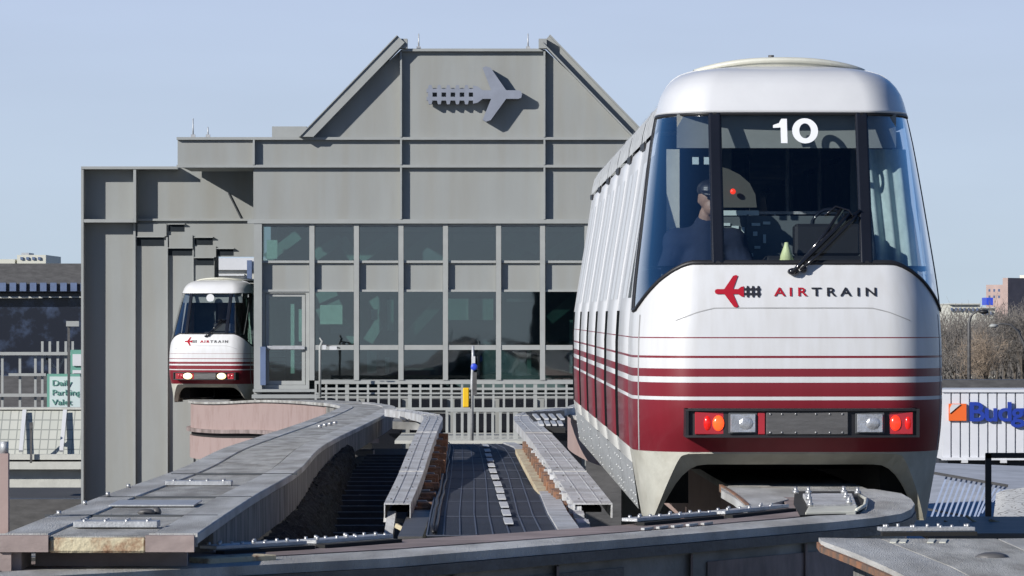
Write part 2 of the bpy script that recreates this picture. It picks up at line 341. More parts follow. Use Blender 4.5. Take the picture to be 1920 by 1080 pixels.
SECT = [(-1.03,1.035),(-.92,1.05),(-.6,1.06),(-.2,1.058),(.03,1.045),(.35,.995),(.6,.955),(.9,.905),(1.2,.86),(1.28,.845)]
def make_train(root, ncars, lit, number, near):
    b = lambda mb, name, m, par=None, **k: mb.build(name, m, par or root, dz=SH, **k)
    us = srange(-1, -.8, 3)[:-1] + srange(-.8, -.3, 18)[:-1] + srange(-.3, .3, 6)[:-1] + srange(.3, .8, 18)[:-1] + srange(.8, 1, 3)
    # nose shell below the windows
    mb = MB(); mb.grid([[S(u, lerp(-.925, sill(u)-.002, t/22)) for u in us] for t in range(23)])
    for s in (-1, 1):                                   # pillars behind the corner panes
        mb.grid([[S(s*u, z) for u in srange(.80, 1.0, 3)] for z in srange(.028, 1.38, 12)])
    b(mb, 'nose_shell', M['paint'])
    mb = MB(); zs = lambda u: .045-max(0, abs(u)-.25)*.5
    uu = srange(-.42, .42, 30); mb.grid([[S(u, zs(u)-.0035, .0015) for u in uu], [S(u, zs(u)+.0035, .0015) for u in uu]])
    b(mb, 'panel_seam', M['seam'])
    for sg in (-1, 1):
        mb = MB(); zz = srange(-.92, -.0, 16); mb.grid([[S(sg*.66, z, .0015) for z in zz], [S(sg*.672, z, .0015) for z in zz]]); b(mb, 'panel_seam', M['seam'])
    # skirt
    mb = MB()
    EO = [(0,-.934),(.60,-.934),(.70,-.936),(.745,-.95),(.775,-1.0),(.81,-1.08),(.85,-1.18),(.885,-1.28),(.912,-1.36),(.925,-1.40)]
    EI = [(0,-1.012),(.56,-1.012),(.63,-1.02),(.68,-1.045),(.73,-1.09),(.775,-1.15),(.82,-1.23),(.86,-1.31),(.885,-1.37),(.895,-1.40)]
    def K(x, z, dy=0):
        w = 1.05-.18*(-.92-z); u = u_of_x(min(x, w-.001), w); px_, py_ = plan(u, w, .13); return (px_, py_+dy, z)
    for sg in (-1, 1):
        mir = lambda p: (sg*p[0], p[1], p[2])
        eo = [mir(K(x, z)) for x, z in EO]; ei = [mir(K(x, z, .17)) for x, z in EI]; eb = [(x*.99, y+.10, z) for x, y, z in ei]
        mb.grid([[mir(K(x, -.924)) for x, z in EO], eo]); mb.grid([eo, ei], sm=False); mb.grid([ei, eb], sm=False); mb.grid([eb, [(x, y, -.94) for x, y, z in eb]], sm=False)
        P = []
        for z in srange(-.924, -1.40, 14):
            w = 1.05-.18*(-.92-z); xo = pl([-1.40,-1.36,-1.28,-1.18,-1.08,-1.0,-.95,-.934], [.925,.912,.885,.85,.81,.775,.745,.70], z); u0 = u_of_x(xo, w)
            row = []
            for k in range(13):
                x, y = plan(lerp(u0, 1, k/12), w, .13); row.append((sg*x, y, z))
            P.append(row)
        mb.grid(P)
        mb.grid([P[-1], [(x-sg*.05, y+.02, z) for x, y, z in P[-1]]], sm=False)
    b(mb, 'skirt', M['skirt'])
    # windshield and corner panes, each its own pane
    def pane(x0, x1, name):
        mb = MB(); P = []
        for z in srange(.353, 1.378, 12):
            w = wy(z)[0]; P.append([S(lerp(u_of_x(x0, w), u_of_x(x1, w), k/14), z) for k in range(15)])
        mb.grid(P); return b(mb, name, M['tglass'])
    pane(-.46, .46, 'windshield')
    
    for s in (-1, 1):
        mb = MB(); P = []
        for k in range(19):
            t = k/18; col = []
            for j in range(15):
                ur = lerp(u_of_x(.54, .995), .795, t); z = lerp(sill(ur)+.002, 1.378, j/14)
                col.append(S(s*lerp(u_of_x(.54, wy(z)[0]), .795, t), z))
            P.append(col)
        mb.grid(P); b(mb, 'side_window', M['sideglass'])
        mb = MB(); P = []
        for z in srange(.352, 1.379, 12):
            w = wy(z)[0]; P.append([S(s*u_of_x(x, w), z, o) for x, o in ((.455,.0),(.458,.012),(.475,.022),(.50,.006),(.525,.022),(.542,.012),(.545,0))])
        mb.grid(P); b(mb, 'window_pillar', M['blackgloss'])
    # rubber seals
    mb = MB()
    for zf, h in ((lambda u: sill(u), .016), (lambda u: 1.372, .014)):
        uu = srange(-.8, .8, 60); mb.grid([[S(u, zf(u)-h, .002) for u in uu], [S(u, zf(u)-h*.6, .014) for u in uu], [S(u, zf(u)+h*.6, .014) for u in uu], [S(u, zf(u)+h, .002) for u in uu]])
    for s in (-1, 1): mb.grid([[S(s*(.792), z, .002) for z in srange(.03,1.37,14)], [S(s*.797, z, .014) for z in srange(.03,1.37,14)], [S(s*.83, z, .014) for z in srange(.03,1.37,14)], [S(s*.835, z, .002) for z in srange(.03,1.37,14)]])
    b(mb, 'window_seal', M['black'])
    # front roof cap
    cap = [(1.378,.868,.505),(1.390,.874,.50),(1.405,.868,.505),(1.46,.856,.53),(1.52,.838,.56),(1.58,.805,.60),(1.63,.765,.66),(1.67,.71,.74),(1.70,.62,.86),(1.72,.46,1.0),(1.728,.25,1.15),(1.73,.02,1.3)]
    mb = MB(); P = []
    for k in range(28):
        i = k/27*(len(cap)-1); i0 = min(int(i), len(cap)-2); t = i-i0; z, w, yf = [lerp(cap[i0][c], cap[i0+1][c], t) for c in range(3)]
        row = [plan(u, w, yf, ln=1.2) for u in us]; P.append([(x, min(y, 1.22) if abs(u) < .99 else 1.24, z) for (x, y), u in zip(row, us)])
    mb.grid(P); mb.grid([P[0], [(x*.9, y+.08, 1.376) for x, y, z in P[0]]])
    roofcap = b(mb, 'front_roof', M['white'])
    # air-conditioning hump
    mb = MB(); top = lambda x: 1.715+.072*(1-abs(x/.60)**2.4)
    xx = [.60*math.sin(t) for t in srange(-math.pi/2, math.pi/2, 26)]
    yf_ = lambda x: 1.0+.30*(1-math.sqrt(max(0, 1-(x/.605)**2)))
    mb.grid([[(x, yf_(x)+.05, 1.66) for x in xx], [(x, yf_(x)+.03, top(x)-.04) for x in xx], [(x, yf_(x), top(x)-.03) for x in xx], [(x, yf_(x)+.015, top(x)-.008) for x in xx], [(x, yf_(x)+.06, top(x)) for x in xx], [(x, 2.9, top(x)) for x in xx], [(x, 2.9, top(x)-.05) for x in xx], [(x, yf_(x)+.03, top(x)-.045) for x in xx]])
    mb.box(-.5, .5, 1.4, 2.8, 1.66, 1.73)
    b(mb, 'roof_unit', M['cream'])
    if near:
        mb = MB(); mb.tube([(-.06,1.3,1.79),(-.06,1.3,1.815)], .02, 6); b(mb, 'roof_bolt', M['charsteel'])
    # bumper with lamps
    fx = lambda px: (px-1487)/284.0
    yb = -.25
    zt, zb = -.625, -.815
    mb = MB(); P = []
    xs = srange(-.735, .82, 20)
    def by(x): return yb + .06*(x/.8)**2
    for (dy, z) in ((.40, zt), (0, zt), (0, zt-.014), (.03, zt-.014), (.03, zb+.014), (0, zb+.014), (0, zb), (.40, zb)):
        P.append([(x, by(x)+dy, z) for x in xs])
    mb.grid(P, sm=False)
    for x0, x1 in ((-.735,-.715),(.80,.82)): mb.box(x0, x1, by(x0), by(x0)+.40, zb, zt)
    bumper = b(mb, 'bumper', M['black'])
    def bp(x0, x1, z0, z1, dep, name, m, par=None, bev=.004):
        mb = MB(); mb.box(x0, x1, by((x0+x1)/2)+.03-dep, by((x0+x1)/2)+.04, z0, z1); return b(mb, name, m, par or bumper, bevel=bev)
    z0, z1 = zb+.02, zt-.02
    plate = bp(fx(1430), fx(1584), z0, z1, .012, 'number_plate' if False else 'centre_plate', M['charsteel'])
    if near:
        mbb = MB()
        for row in (zb+.034, zt-.034):
            for px in (1437,1459,1485,1523,1549,1573): mbb.sphere((fx(px), by(0)+.016, row), .0065, 5)
        b(mbb, 'rivets', M['bolt'], plate)
    for s, (a0, a1) in ((-1, (1296,1356)), (1, (1656,1708))):
        h = bp(fx(a0), fx(a1), z0, z1, .008, 'tail_lamp_housing', M['red'])
        lens = ((1312,1326,'lensred'), (1329,1351,'lensamber')) if s < 0 else ((1664,1685,'lenslit'), (1691,1705,'lensred'))
        for l0, l1, mm in lens:
            mb = MB(); cx = (fx(l0)+fx(l1))/2; rr = (fx(l1)-fx(l0))/2
            mb.sphere((cx, by(cx)+.026, (z0+z1)/2), 1, 8, sc=(rr, .022, .052)); b(mb, 'tail_lamp', M['red' if lit else mm], bumper)
    bp(fx(1414), fx(1428), z0, z1, .008, 'reflector', M['red'])
    for a0, a1 in ((1359,1413), (1598,1653)):
        h = bp(fx(a0), fx(a1), z0+.005, z1-.005, .018, 'headlight', M['darkgrey'])
        cx = (fx(a0)+fx(a1))/2
        if lit:
            mb = MB(); mb.sphere((cx, by(cx)+.0, (z0+z1)/2), 1, 9, sc=(.115, .05, .08)); b(mb, 'lamp_lens', M['lamplit'], h)
        else:
            mb = MB(); mb.box(fx(a0)+.012, fx(a1)-.012, by(cx)-.002, by(cx)+.03, z0+.014, z1-.014)
            mb.sphere((cx+.02, by(cx)+.002, (z0+z1)/2), 1, 8, sc=(.05, .014, .045)); b(mb, 'lamp_lens', M['lamp'], h, bevel=.004)
    # logo and lettering, wrapped on the nose
    def wrap(cx, cz, off=.006):
        def f(x, y, z): X = cx+x; Z = cz+y; u = u_of_x(X, wy(Z)[0]); p = S(u, Z, off + z); return Vector((p[0], p[1], p[2]+SH))
        return f
    air, rt = emblem_shapes(.6/284*1.0, 3, 17)
    def wrapmesh(polys, name, m, cx, cz):
        bm = bmesh.new()
        for P in polys:
            vs = [bm.verts.new((x, y, 0)) for x, y in P]; f = bm.faces.new(vs)
            r = bmesh.ops.extrude_face_region(bm, geom=[f])
            for v in [e for e in r['geom'] if isinstance(e, bmesh.types.BMVert)]: v.co.z = .003
        bmesh.ops.triangulate(bm, faces=bm.faces); bmesh.ops.recalc_face_normals(bm, faces=bm.faces)
        me = bpy.data.meshes.new(name); bm.to_mesh(me); bm.free()
        return text_obj(name, me, m, root, wrap(cx, cz, .004))
    lz = .155
    wrapmesh([air], 'aircraft_logo', M['logored'], fx(1393), lz)
    wrapmesh(rt, 'track_logo', M['logoblack'], fx(1393), lz)
    for ch, px, m in zip('AIRTRAIN', (1467,1501,1528,1552,1580,1612,1633,1652), ['logored']*3+['logoblack']*5):
        px = {0:1466}.get(-1, px)
    xs_c = [1461,1482,1505,1531,1560,1587,1611,1635]
    for i, ch in enumerate('AIRTRAIN'):
        me = text_mesh(ch, .058, 1.35, bold=.0012 if near else .004, extrude=.002)
        lo = min(v.co.x for v in me.vertices); hi = max(v.co.x for v in me.vertices)
        me.transform(Matrix.Translation((-(lo+hi)/2, 0, 0)))
        text_obj('letter', me, M['logored' if i < 3 else 'logoblack'], root, wrap(fx(xs_c[i]), lz-.029))
    # number on the windshield
    if near:
        H_ = .170; one = [(-.155,.105),(-.155,.125),(-.115,.138),(-.098,.168),(-.060,.168),(-.060,0),(-.104,0),(-.104,.108)]
        NX = 28; out_ = [(.062+.088*math.cos(2*math.pi*i/NX), .085+.087*math.sin(2*math.pi*i/NX)) for i in range(NX+1)]; in_ = [(.062+.040*math.cos(2*math.pi*i/NX), .085+.052*math.sin(2*math.pi*i/NX)) for i in range(NX+1)]
        M['numwhite'] = mat('number_white', (.7,.71,.73), .5, var=.02)
        wrapmesh([one], 'digit', M['numwhite'], .05, 1.165)
        wrapmesh([[out_[i], out_[i+1], in_[i+1], in_[i]] for i in range(NX)], 'digit', M['numwhite'], .05, 1.165)
    else:
        mb = MB(); mb.prism([(.10*math.cos(a), 1.26+.10*math.sin(a)) for a in srange(0, 2*math.pi, 20)[:-1]], wy(1.26)[1]-.03, wy(1.26)[1]-.02)
        d = b(mb, 'number_disc', M['white'])
    # wiper
    mb = MB()
    def G(px, py, o):
        z = (590-py)/(7840/28.3); z = min(max(z, .2), 1.3); X = (px-1487+ (z*6))/277.0; w = wy(z)[0]; return Vector(S(u_of_x(X, w), z, o))
    mb.tube([G(1484,512,.05), G(1500,494,.06), G(1560,435,.05), G(1590,403,.035)], .016, 6)
    mb.tube([G(1498,507,.05), G(1530,480,.06), G(1585,425,.045), G(1605,405,.035)], .011, 6)
    mb.tube([G(1520,470,.02), G(1565,428,.02), G(1612,396,.02)], .014, 5)
    mb.tube([G(1504,488,.02), G(1545,440,.02), G(1578,392,.02)], .014, 5)
    mb.tube([G(1545,405,.03), G(1565,388,.035), G(1590,395,.035), G(1600,410,.03)], .008, 5)
    mb.sphere(G(1486,510,.03), .032, 6, sc=(1.3,1,.8)); mb.sphere(G(1505,506,.03), .024, 6)
    b(mb, 'wiper', M['blackgloss'])
    # interior
    mb = MB(); mb.grid([[S(u, .33, -.03) if abs(u) < .8 else S(u, .30, -.03) for u in us], [(S(u, .33, 0)[0]*.8, .62, .33) for u in us]], sm=False); mb.box(-.86,.86,.60,.64,-.7,.33)
    dash = b(mb, 'dashboard', M['intdark'])
    mb = MB(); mb.box(-.16,.55,.45,.75,.32,.40); mb.box(.05,.5,.55,.8,.40,.62); b(mb, 'console', M['black'], bevel=.02)
    mb = MB(); mb.tube([(.29+.12*math.cos(t), .62, .60+.12*math.sin(t)) for t in srange(0, 2*math.pi, 20)], .014, 6); mb.bar((.17,.62,.60),(.41,.62,.60),.03,.02); b(mb, 'hand_wheel', M['blackgloss'])
    mb = MB(); mb.box(-.75,.75,.66,.70,1.14,1.37); b(mb, 'header_panel', M['intgrey'])
    mb = MB(); mb.box(-.90,.90,.3,16,-.80,-.74); b(mb, 'floor', M['intdark'])
    mb = MB(); mb.box(-.70,.70,.75,16,1.375,1.39); b(mb, 'ceiling', M['intgrey'])
    mb = MB(); mb.box(-.85,-.30,1.9,1.95,-.7,1.37); mb.box(.55,.85,1.9,1.95,-.7,1.37); b(mb, 'partition', M['intdark'])
    if near:
        mb = MB()
        mb.bar((-.44,1.26,.71),(-.15,1.26,.71),.04,.035); b(mb, 'shelf', M['signwhite'])
        mb = MB(); mb.bar((-.16,2.02,.73),(.55,2.02,.73),.02,.02)
        for x in (-.10,.02,.12): mb.bar((x,2.02,.0),(x,2.02,.73),.012,.012)
        b(mb, 'railing', M['steel'])
        mb = MB()
        for x, y in ((.15,2.6),(.30,4.2),(.05,5.5),(.42,3.0)): mb.tube([(x,y,-.74),(x,y,1.37)], .016, 6)
        b(mb, 'grab_poles', M['steel'])
        mb = MB(); cx_ = srange(.56, .84, 40)
        mb.grid([[(x+.09*(1-(z-.3)/.84), .88+.022*math.sin(x*62)+.01*math.sin(x*23)-.1*max(0, x-.72), z) for x in cx_] for z in (.30,.75,1.14)])
        mb.grid([[(x+.09*(1-(z-.3)/.84), .89+.022*math.sin(x*62)+.01*math.sin(x*23)-.1*max(0, x-.72), z) for x in cx_] for z in (.30,.75,1.14)])
        b(mb, 'curtain', M['curtain'])
        mb = MB()
        for x0, z0_, w_, h_ in ((-.40,.62,.05,.02),(-.34,.60,.05,.02),(-.27,.56,.02,.05),(-.20,.62,.06,.02),(-.12,.63,.05,.02),(-.19,.55,.03,.03),(-.12,.50,.02,.06),(-.18,.46,.04,.02),(-.22,.38,.03,.05)):
            mb.box(x0, x0+w_, 1.24, 1.25, z0_, z0_+h_)
        b(mb, 'switch_panel_marks', M['signwhite'])
        mb = MB(); mb.box(-.235,-.22,1.235,1.25,.36,.70); mb.box(-.46,.5,1.252,1.27,.33,.69); b(mb, 'switch_panel', M['intdark'])
        mb = MB(); mb.box(-.80,-.71,1.12,1.16,.1,1.15); b(mb, 'window_post', M['cream'])
        for i, x in enumerate((-.36, .30)):
            mb = MB(); mb.box(x-.2,x+.2,3.4,3.5,-.3,.55); mb.box(x-.2,x+.2,3.0,3.5,-.35,-.25); b(mb, 'passenger_seat', M['bluegrey'], bevel=.03)
        mb = MB(); mb.prism([(-.44,.75),(-.16,.75),(-.17,.84),(-.21,.92),(-.28,.98),(-.36,1.02),(-.44,1.04)], 1.30, 1.34); b(mb, 'bulkhead_panel', M['taupe'])
        mb = MB(); mb.sphere((-.33,1.25,.86), .02, 6); b(mb, 'signal_lamp', M['lenslit'])
        mb = MB()
        for x, y, z in ((-.62,.72,1.06),(-.54,.72,1.06)): mb.box(x-.022,x+.022,y,y+.01,z-.03,z+.02)
        b(mb, 'notice', M['signwhite'])
    # undercarriage
    mb = MB(); mb.box(-.86,.86,.75,16.2,-1.03,-.94); mb.box(-.90,-.66,.9,16.2,-1.30,-1.03); mb.box(.66,.90,.9,16.2,-1.30,-1.03); mb.box(-.64,.64,1.9,2.1,-1.10,-.94)
    b(mb, 'undercarriage', M['under'])
    # cars behind the nose
    pitch, y0 = 2.7, 1.32
    for c in range(ncars):
        ya, yc = y0+c*pitch+.02, y0+(c+1)*pitch-.62; yd = y0+(c+1)*pitch
        mb = MB(); ring = [(-w, z) for z, w in SECT] + [(w, z) for z, w in SECT[::-1]]
        mb.grid([[(x*.99, ya-.012, z) for x, z in ring], [(x, ya, z) for x, z in ring], [(x, yc, z) for x, z in ring], [(x*.996, yc+.005, z) for x, z in ring], [(x*.996, yd+.02, z) for x, z in ring]])
        body = b(mb, 'car_body', M['paint'])
        for s in (-1, 1):
            mb = MB(); mb.grid([[(s*(w-.0015), y, z) for z, w in SECT[1:5]] for y in (yc, yd+.02)])
            b(mb, 'door_panel', M['doorgap'], body)
            for (wa, wb) in (((ya-.0, ya+.75), (ya+1.2, yc-.25)) if c == 0 else ((ya+.25, ya+.85), (ya+1.2, yc-.25))):
                mb = MB(); Z = [.12,.35,.6,.9,1.12]; wv = lambda z: pl([t[0] for t in SECT], [t[1] for t in SECT], z)
                mb.grid([[(s*(wv(z)+.0015), y, z) for z in Z] for y in (wa, wb)]); b(mb, 'car_window', M['blackgloss'] if (c == 0 and wa < ya+.1) else M['cglass'], body)
            mb = MB(); mb.bar((s*.84, yc-.04, 1.262), (s*.84, yd+.06, 1.275), .05, .05); b(mb, 'door_header', M['black'], body)
            mb = MB(); yy = srange(ya+.01, yd-.01, 2); mb.grid([[(s*1.03, y, -1.035) for y in yy], [(s*.985, y, -1.36) for y in yy], [(s*.94, y, -1.36) for y in yy]], sm=False)
            if near:
                for yk in ((ya+.15, ya+.5, ya+.95, yd-.3) if c < 2 else (ya+.3, yd-.3)):
                    for z in (-1.09,-1.18,-1.27,-1.33): mb.sphere((s*(1.03-.045*((-1.035-z)/.325)+.002), yk, z), .008, 4, mi=1)
            b(mb, 'side_skirt', [M['skirtgrey'], M['rivet']], body)
        mb = MB(); prof = [(1.30,.856),(1.36,.850),(1.46,.825),(1.54,.775),(1.60,.68),(1.64,.5),(1.655,0)]
        prof = [(-w, z) for z, w in prof] + [(w, z) for z, w in prof[::-1]][1:]
        mb.grid([[(x, y, z) for x, z in prof] for y in (ya if c else 1.18, yd-.12)], sm=True)
        mb.grid([[(x*.97, y, z-.03) for x, z in prof] for y in (yd-.12, yd+.02)], sm=True)
        for k in range(5): 
            yy = ya+.3+k*.45; mb.grid([[(x*1.006, y, z+.012) for x, z in prof[1:-1]] for y in (yy, yy+.05)], sm=False)
        rf = b(mb, 'car_roof', M['roofgrey'] if c else M['roofgrey'], body)
        if near and c in (1, 3):
            mb = MB(); mb.sphere((-.70, ya+1.0, 1.56), .05, 6); b(mb, 'roof_fitting', M['steel'], rf)
    ye = y0+ncars*pitch
    mb = MB(); P = [(-w, z) for z, w in SECT] + [(-.72,1.5),(0,1.6),(.72,1.5)] + [(w, z) for z, w in SECT[::-1]]
    mb.prism([(x*.985, z) for x, z in P], ye, ye+.03); b(mb, 'end_wall', M['darkgrey'])
    return root
M['cglass'] = mat('pale_car_glass', (.52, .535, .55), .4, var=.08, spec=.3)  # pale base colour stands in for bright sky reflected in the side windows
ROOTY = 27.95
train = empty('monorail_train', (1.885, ROOTY, ZC-SH), 'large near monorail train, white with maroon stripes and the number 10 on its windshield', 'train', rz=R(.55))
make_train(train, 6, False, '10', True)
far_train = empty('monorail_train', at(384, 590, 99.6)-Vector((0,0,SH+.70)), 'small distant monorail train with glowing headlights, emerging below the grey station wing', 'train', rz=R(-13))
far_train.scale = (.99, .97, .94)
make_train(far_train, 2, True, '7', False)

# driver and the cone on the dashboard
def blob(name, chains, m, parent, vox=.012, it=4, extra=None):   # one continuous remeshed surface grown round tapered chains
    mb = MB()
    for ch in chains:
        mb.tube([p for p, r in ch], [r for p, r in ch], 12)
        for p, r in ch: mb.sphere(p, r*.99, 6)
    if extra: extra(mb)
    o = mb.build(name, m, None)
    md = o.modifiers.new('r', 'REMESH'); md.mode = 'VOXEL'; md.voxel_size = vox; md.use_smooth_shade = True
    sm = o.modifiers.new('s', 'SMOOTH'); sm.iterations = it; sm.factor = .5
    dg = bpy.context.evaluated_depsgraph_get(); dg.update()
    me2 = bpy.data.meshes.new_from_object(o.evaluated_get(dg)); bpy.data.objects.remove(o)
    me2.materials.clear(); me2.materials.append(m)
    for p in me2.polygons: p.use_smooth = True
    o = bpy.data.objects.new(name, me2); C.objects.link(o); o.parent = parent
    return o
M['skin'] = mat('skin', (.27, .165, .115), .55, var=.06)
M['navy'] = mat('navy_jacket', (.008, .014, .034), .9, var=.3, scale=5, bump=.12)
px0, py0 = 1.885-.55, ROOTY+.98
drv = empty('person', (px0, py0, ZC-.74), 'seated driver in a dark cap and navy jacket behind the left corner window, head bowed', 'person')
V = lambda x, y, z: Vector((x, y, z+.74))
HC = V(.03, -.05, .795)                                # head centre, bowed and turned to the right
def head_extra(mb):
    mb.sphere(HC+Vector((0,.012,.02)), .096, 10, sc=(.84,1.02,1.0)); mb.sphere(HC+Vector((.012,-.028,-.045)), .066, 8, sc=(.86,.95,1.05))
    mb.tube([HC+Vector((.03,-.085,.0)), HC+Vector((.037,-.112,-.03)), HC+Vector((.032,-.095,-.04))], [.006,.010,.007], 6)
    mb.sphere(HC+Vector((.024,-.088,-.075)), .018, 6, sc=(1.5,.7,.7))
    for sd in (-1, 1): mb.sphere(HC+Vector((sd*.076,.02,-.005)), .018, 6, sc=(.4,.9,1.4))
body = []
body.append([(V(0,.06,-.20), .13), (V(0,.06,.05), .13), (V(0,.05,.30), .135), (V(0,.03,.50), .11), (V(.0,.01,.60), .06), (V(.015,-.02,.70), .056)])
for sd in (-1, 1):
    hx = sd*.17
    body.append([(V(0,.03,.50), .10), (V(sd*.19,.03,.50), .060), (V(sd*.28,-.06,.26), .045), (V(sd*.19,-.30,.22), .032), (V(hx,-.37,.22), .027)])
    body.append([(V(0,.06,-.18), .12), (V(sd*.10,-.02,-.22), .088), (V(sd*.14,-.32,-.24), .06), (V(sd*.14,-.34,-.58), .044), (V(sd*.14,-.37,-.69), .034), (V(sd*.14,-.48,-.71), .030)])
    body.append([(V(hx,-.36,.22), .026), (V(hx,-.41,.22), .030)])
    for dx, L in ((-.033,.062),(-.011,.074),(.011,.070),(.033,.054)):
        b0 = V(hx+dx,-.43,.223); body.append([(V(hx+dx*.5,-.38,.22), .012), (b0, .0105), (b0+Vector((0,-L*.6,-.008)), .0095), (b0+Vector((0,-L*.8,-.034)), .008)])
    body.append([(V(hx-sd*.02,-.385,.215), .014), (V(hx-sd*.05,-.42,.205), .011), (V(hx-sd*.058,-.45,.19), .009)])
blob('body', body, M['skin'], drv, vox=.007, it=3, extra=head_extra)
jk = [[(V(0,.06,-.14), .17), (V(0,.06,.10), .185), (V(0,.06,.34), .20), (V(0,.04,.50), .155), (V(.005,.01,.615), .088)]]
for sd in (-1, 1): jk.append([(V(0,.04,.48), .15), (V(sd*.19,.04,.49), .118), (V(sd*.30,-.03,.25), .098), (V(sd*.20,-.24,.22), .062), (V(sd*.185,-.32,.22), .048)])
blob('jacket', jk, M['navy'], drv, vox=.014, it=6)
tr = [[(V(0,.06,-.24), .15), (V(0,.06,-.18), .155)]]
for sd in (-1, 1): tr.append([(V(0,.05,-.21), .14), (V(sd*.10,-.02,-.225), .115), (V(sd*.14,-.32,-.245), .084), (V(sd*.14,-.345,-.60), .062)])
blob('trousers', tr, M['darkgrey'], drv, vox=.015)
def shoe(mb): pass
for sd in (-1, 1): blob('shoe', [[(V(sd*.14,-.34,-.685), .045), (V(sd*.14,-.50,-.70), .038)]], M['black'], drv, vox=.01)
def cap_extra(mb):
    mb.sphere(HC+Vector((0,.015,.068)), .098, 9, sc=(.92,1.06,.74))
    mb.slab([HC+Vector((-.065,-.06,.058)), HC+Vector((-.05,-.135,.042)), HC+Vector((.02,-.165,.036)), HC+Vector((.08,-.13,.042)), HC+Vector((.085,-.055,.058))], .018)
blob('cap', [], M['logoblack'], drv, vox=.007, it=3, extra=cap_extra)
for sd in (-1, 1):
    mb = MB(); mb.sphere(HC+Vector((.018+sd*.031,-.088,.008)), .0095, 6); mb.build('eye', M['black'], drv)
mb = MB(); mb.sphere(HC+Vector((.026,-.099,-.062)), .015, 6, sc=(1.2,.4,.28)); mb.build('mouth', M['logored'], drv)
st = MB(); st.box(-.25,.25,-.20,.28,-.36,-.30); st.box(-.23,.23,.24,.32,-.3,.42); st.tube([(0,.05,-.74),(0,.05,-.36)], .05, 8)
seat = st.build('driver_seat', M['intdark'], train, bevel=.02); seat.location = (-.55, 1.05, SH)
# cone
cp = at(1475, 486, 28.4)
M['paleyellow'] = mat('pale_plastic', (.62, .66, .36), .5, var=.08)
mb = MB(); mb.tube([(0,0,.014),(0,0,.13),(0,0,.155)], [.06,.018,.012], 14); mb.box(-.085,.085,-.06,.06,0,.014)
cone = mb.build('warning_cone', M['paleyellow'], None); cone.location = (cp.x, 28.42, ZC+.337)
tag(cone, 'small pale yellow cone standing behind the windshield below the number 10', 'cone')

# ------------------------------------------------------------------ station building
st = empty('station_building', (at(887, 590, 98.2).x, 98.2, 0), 'large grey panelled station building with a trapezoid gable, window wall and aircraft emblem', 'station')
def part(mb, name, m, parent=None, **k):
    o = mb.build(name, m, None, **k); p = parent or st
    o.parent = p
    o.data.transform(Matrix.Translation(-st.location)); return o
Y0 = 98.0; YW = 98.14
# upper wall
mb = MB(); mb.pbox(475, 259, 1619, 414, YW, .35); part(mb, 'wall', M['facade'])
mb = MB(); mb.prism([(at(x,y,YW).x, at(x,y,YW).z) for x, y in ((575,259),(752,93),(1022,93),(1199,259))], YW, YW+.5); part(mb, 'gable_wall', M['facade'])
for y0, y1, x0, x1 in ((257,262,331,1445), (309,314,331,1619), (411,419,464,1619)):
    mb = MB(); mb.pbox(x0, y0, x1, y1, Y0, .16); part(mb, 'ledge', M['facade2'])
mb = MB(); mb.pbox(754, 91, 1019, 96, Y0, .16); part(mb, 'ledge', M['facade2'])
for x, y0, y1 in ((476,262,309),(752,96,257),(752,262,309),(752,314,411),(1021,96,257),(1021,262,309),(1021,314,411),(1298,262,309),(1298,314,411)):
    mb = MB(); mb.pbox(x-2, y0+.2, x+1.5, y1-.2, Y0-.02, .18); part(mb, 'fin', M['facade2'])
# sloping H beams of the gable
for s in (-1, 1):
    q = lambda x, y, Y: at(887+s*x, y, Y)
    lo, hi = (316, 259), (136, 73)
    dx, dy = hi[0]-lo[0], hi[1]-lo[1]; L = math.hypot(dx, dy); nx, ny = -dy/L, dx/L
    if nx < 0: nx, ny = -nx, -ny
    mb = MB()
    def strip(o0, o1, Ya, d):
        foot = lambda o: (lo[0]+nx*o+(257-(lo[1]+ny*o))*dx/dy, 257)
        P = [foot(o0), foot(o1), (hi[0]+nx*o1, hi[1]+ny*o1), (hi[0]+nx*o0, hi[1]+ny*o0)]
        mb.prism([(q(x, y, 98).x, q(x, y, 98).z) for x, y in P], Ya, Ya+d)
    if s < 0: strip(-11, 7, Y0-.18, .6); strip(7.2, 9, Y0-.22, .7)
    else: strip(-11, -8.5, Y0-.16, .6); strip(-8.5, 9, Y0+.16, .1); strip(9, 12, Y0-.02, .5)
    part(mb, 'gable_beam', M['facade2'])
    mb = MB(); mb.prism([(q(x, y, 98).x, q(x, y, 98).z) for x, y in ((123,73),(138,73),(138,91),(123,91))], Y0-.1, Y0+.3); part(mb, 'gable_cap', M['facade2'])
# main building mass and roof
mb = MB(); k = 98/F; mb.box((478-960)*k, (1617-960)*k, YW+.36, 116, ZC-(257-590)*k-.2, ZC-(259-590)*k); part(mb, 'roof', M['facade2'])
mb = MB(); mb.box((1600-960)*k, (1617-960)*k, YW+.36, 116, 0, ZC-(262-590)*k); mb.box((478-960)*k, (1600-960)*k, 115.7, 116, 0, ZC-(262-590)*k); mb.box((480-960)*k, (492-960)*k, 104, 116, 0, ZC-(262-590)*k)
part(mb, 'rear_wall', M['facade'])
mb = MB(); mb.pbox(510, 237, 575, 257, 103, 4); part(mb, 'roof_hatch', M['facade2'])
# overhanging box at the left
mb = MB(); mb.pbox(333, 262, 474.5, 310, Y0+.1, 4.2); part(mb, 'overhang_box', M['facade'])
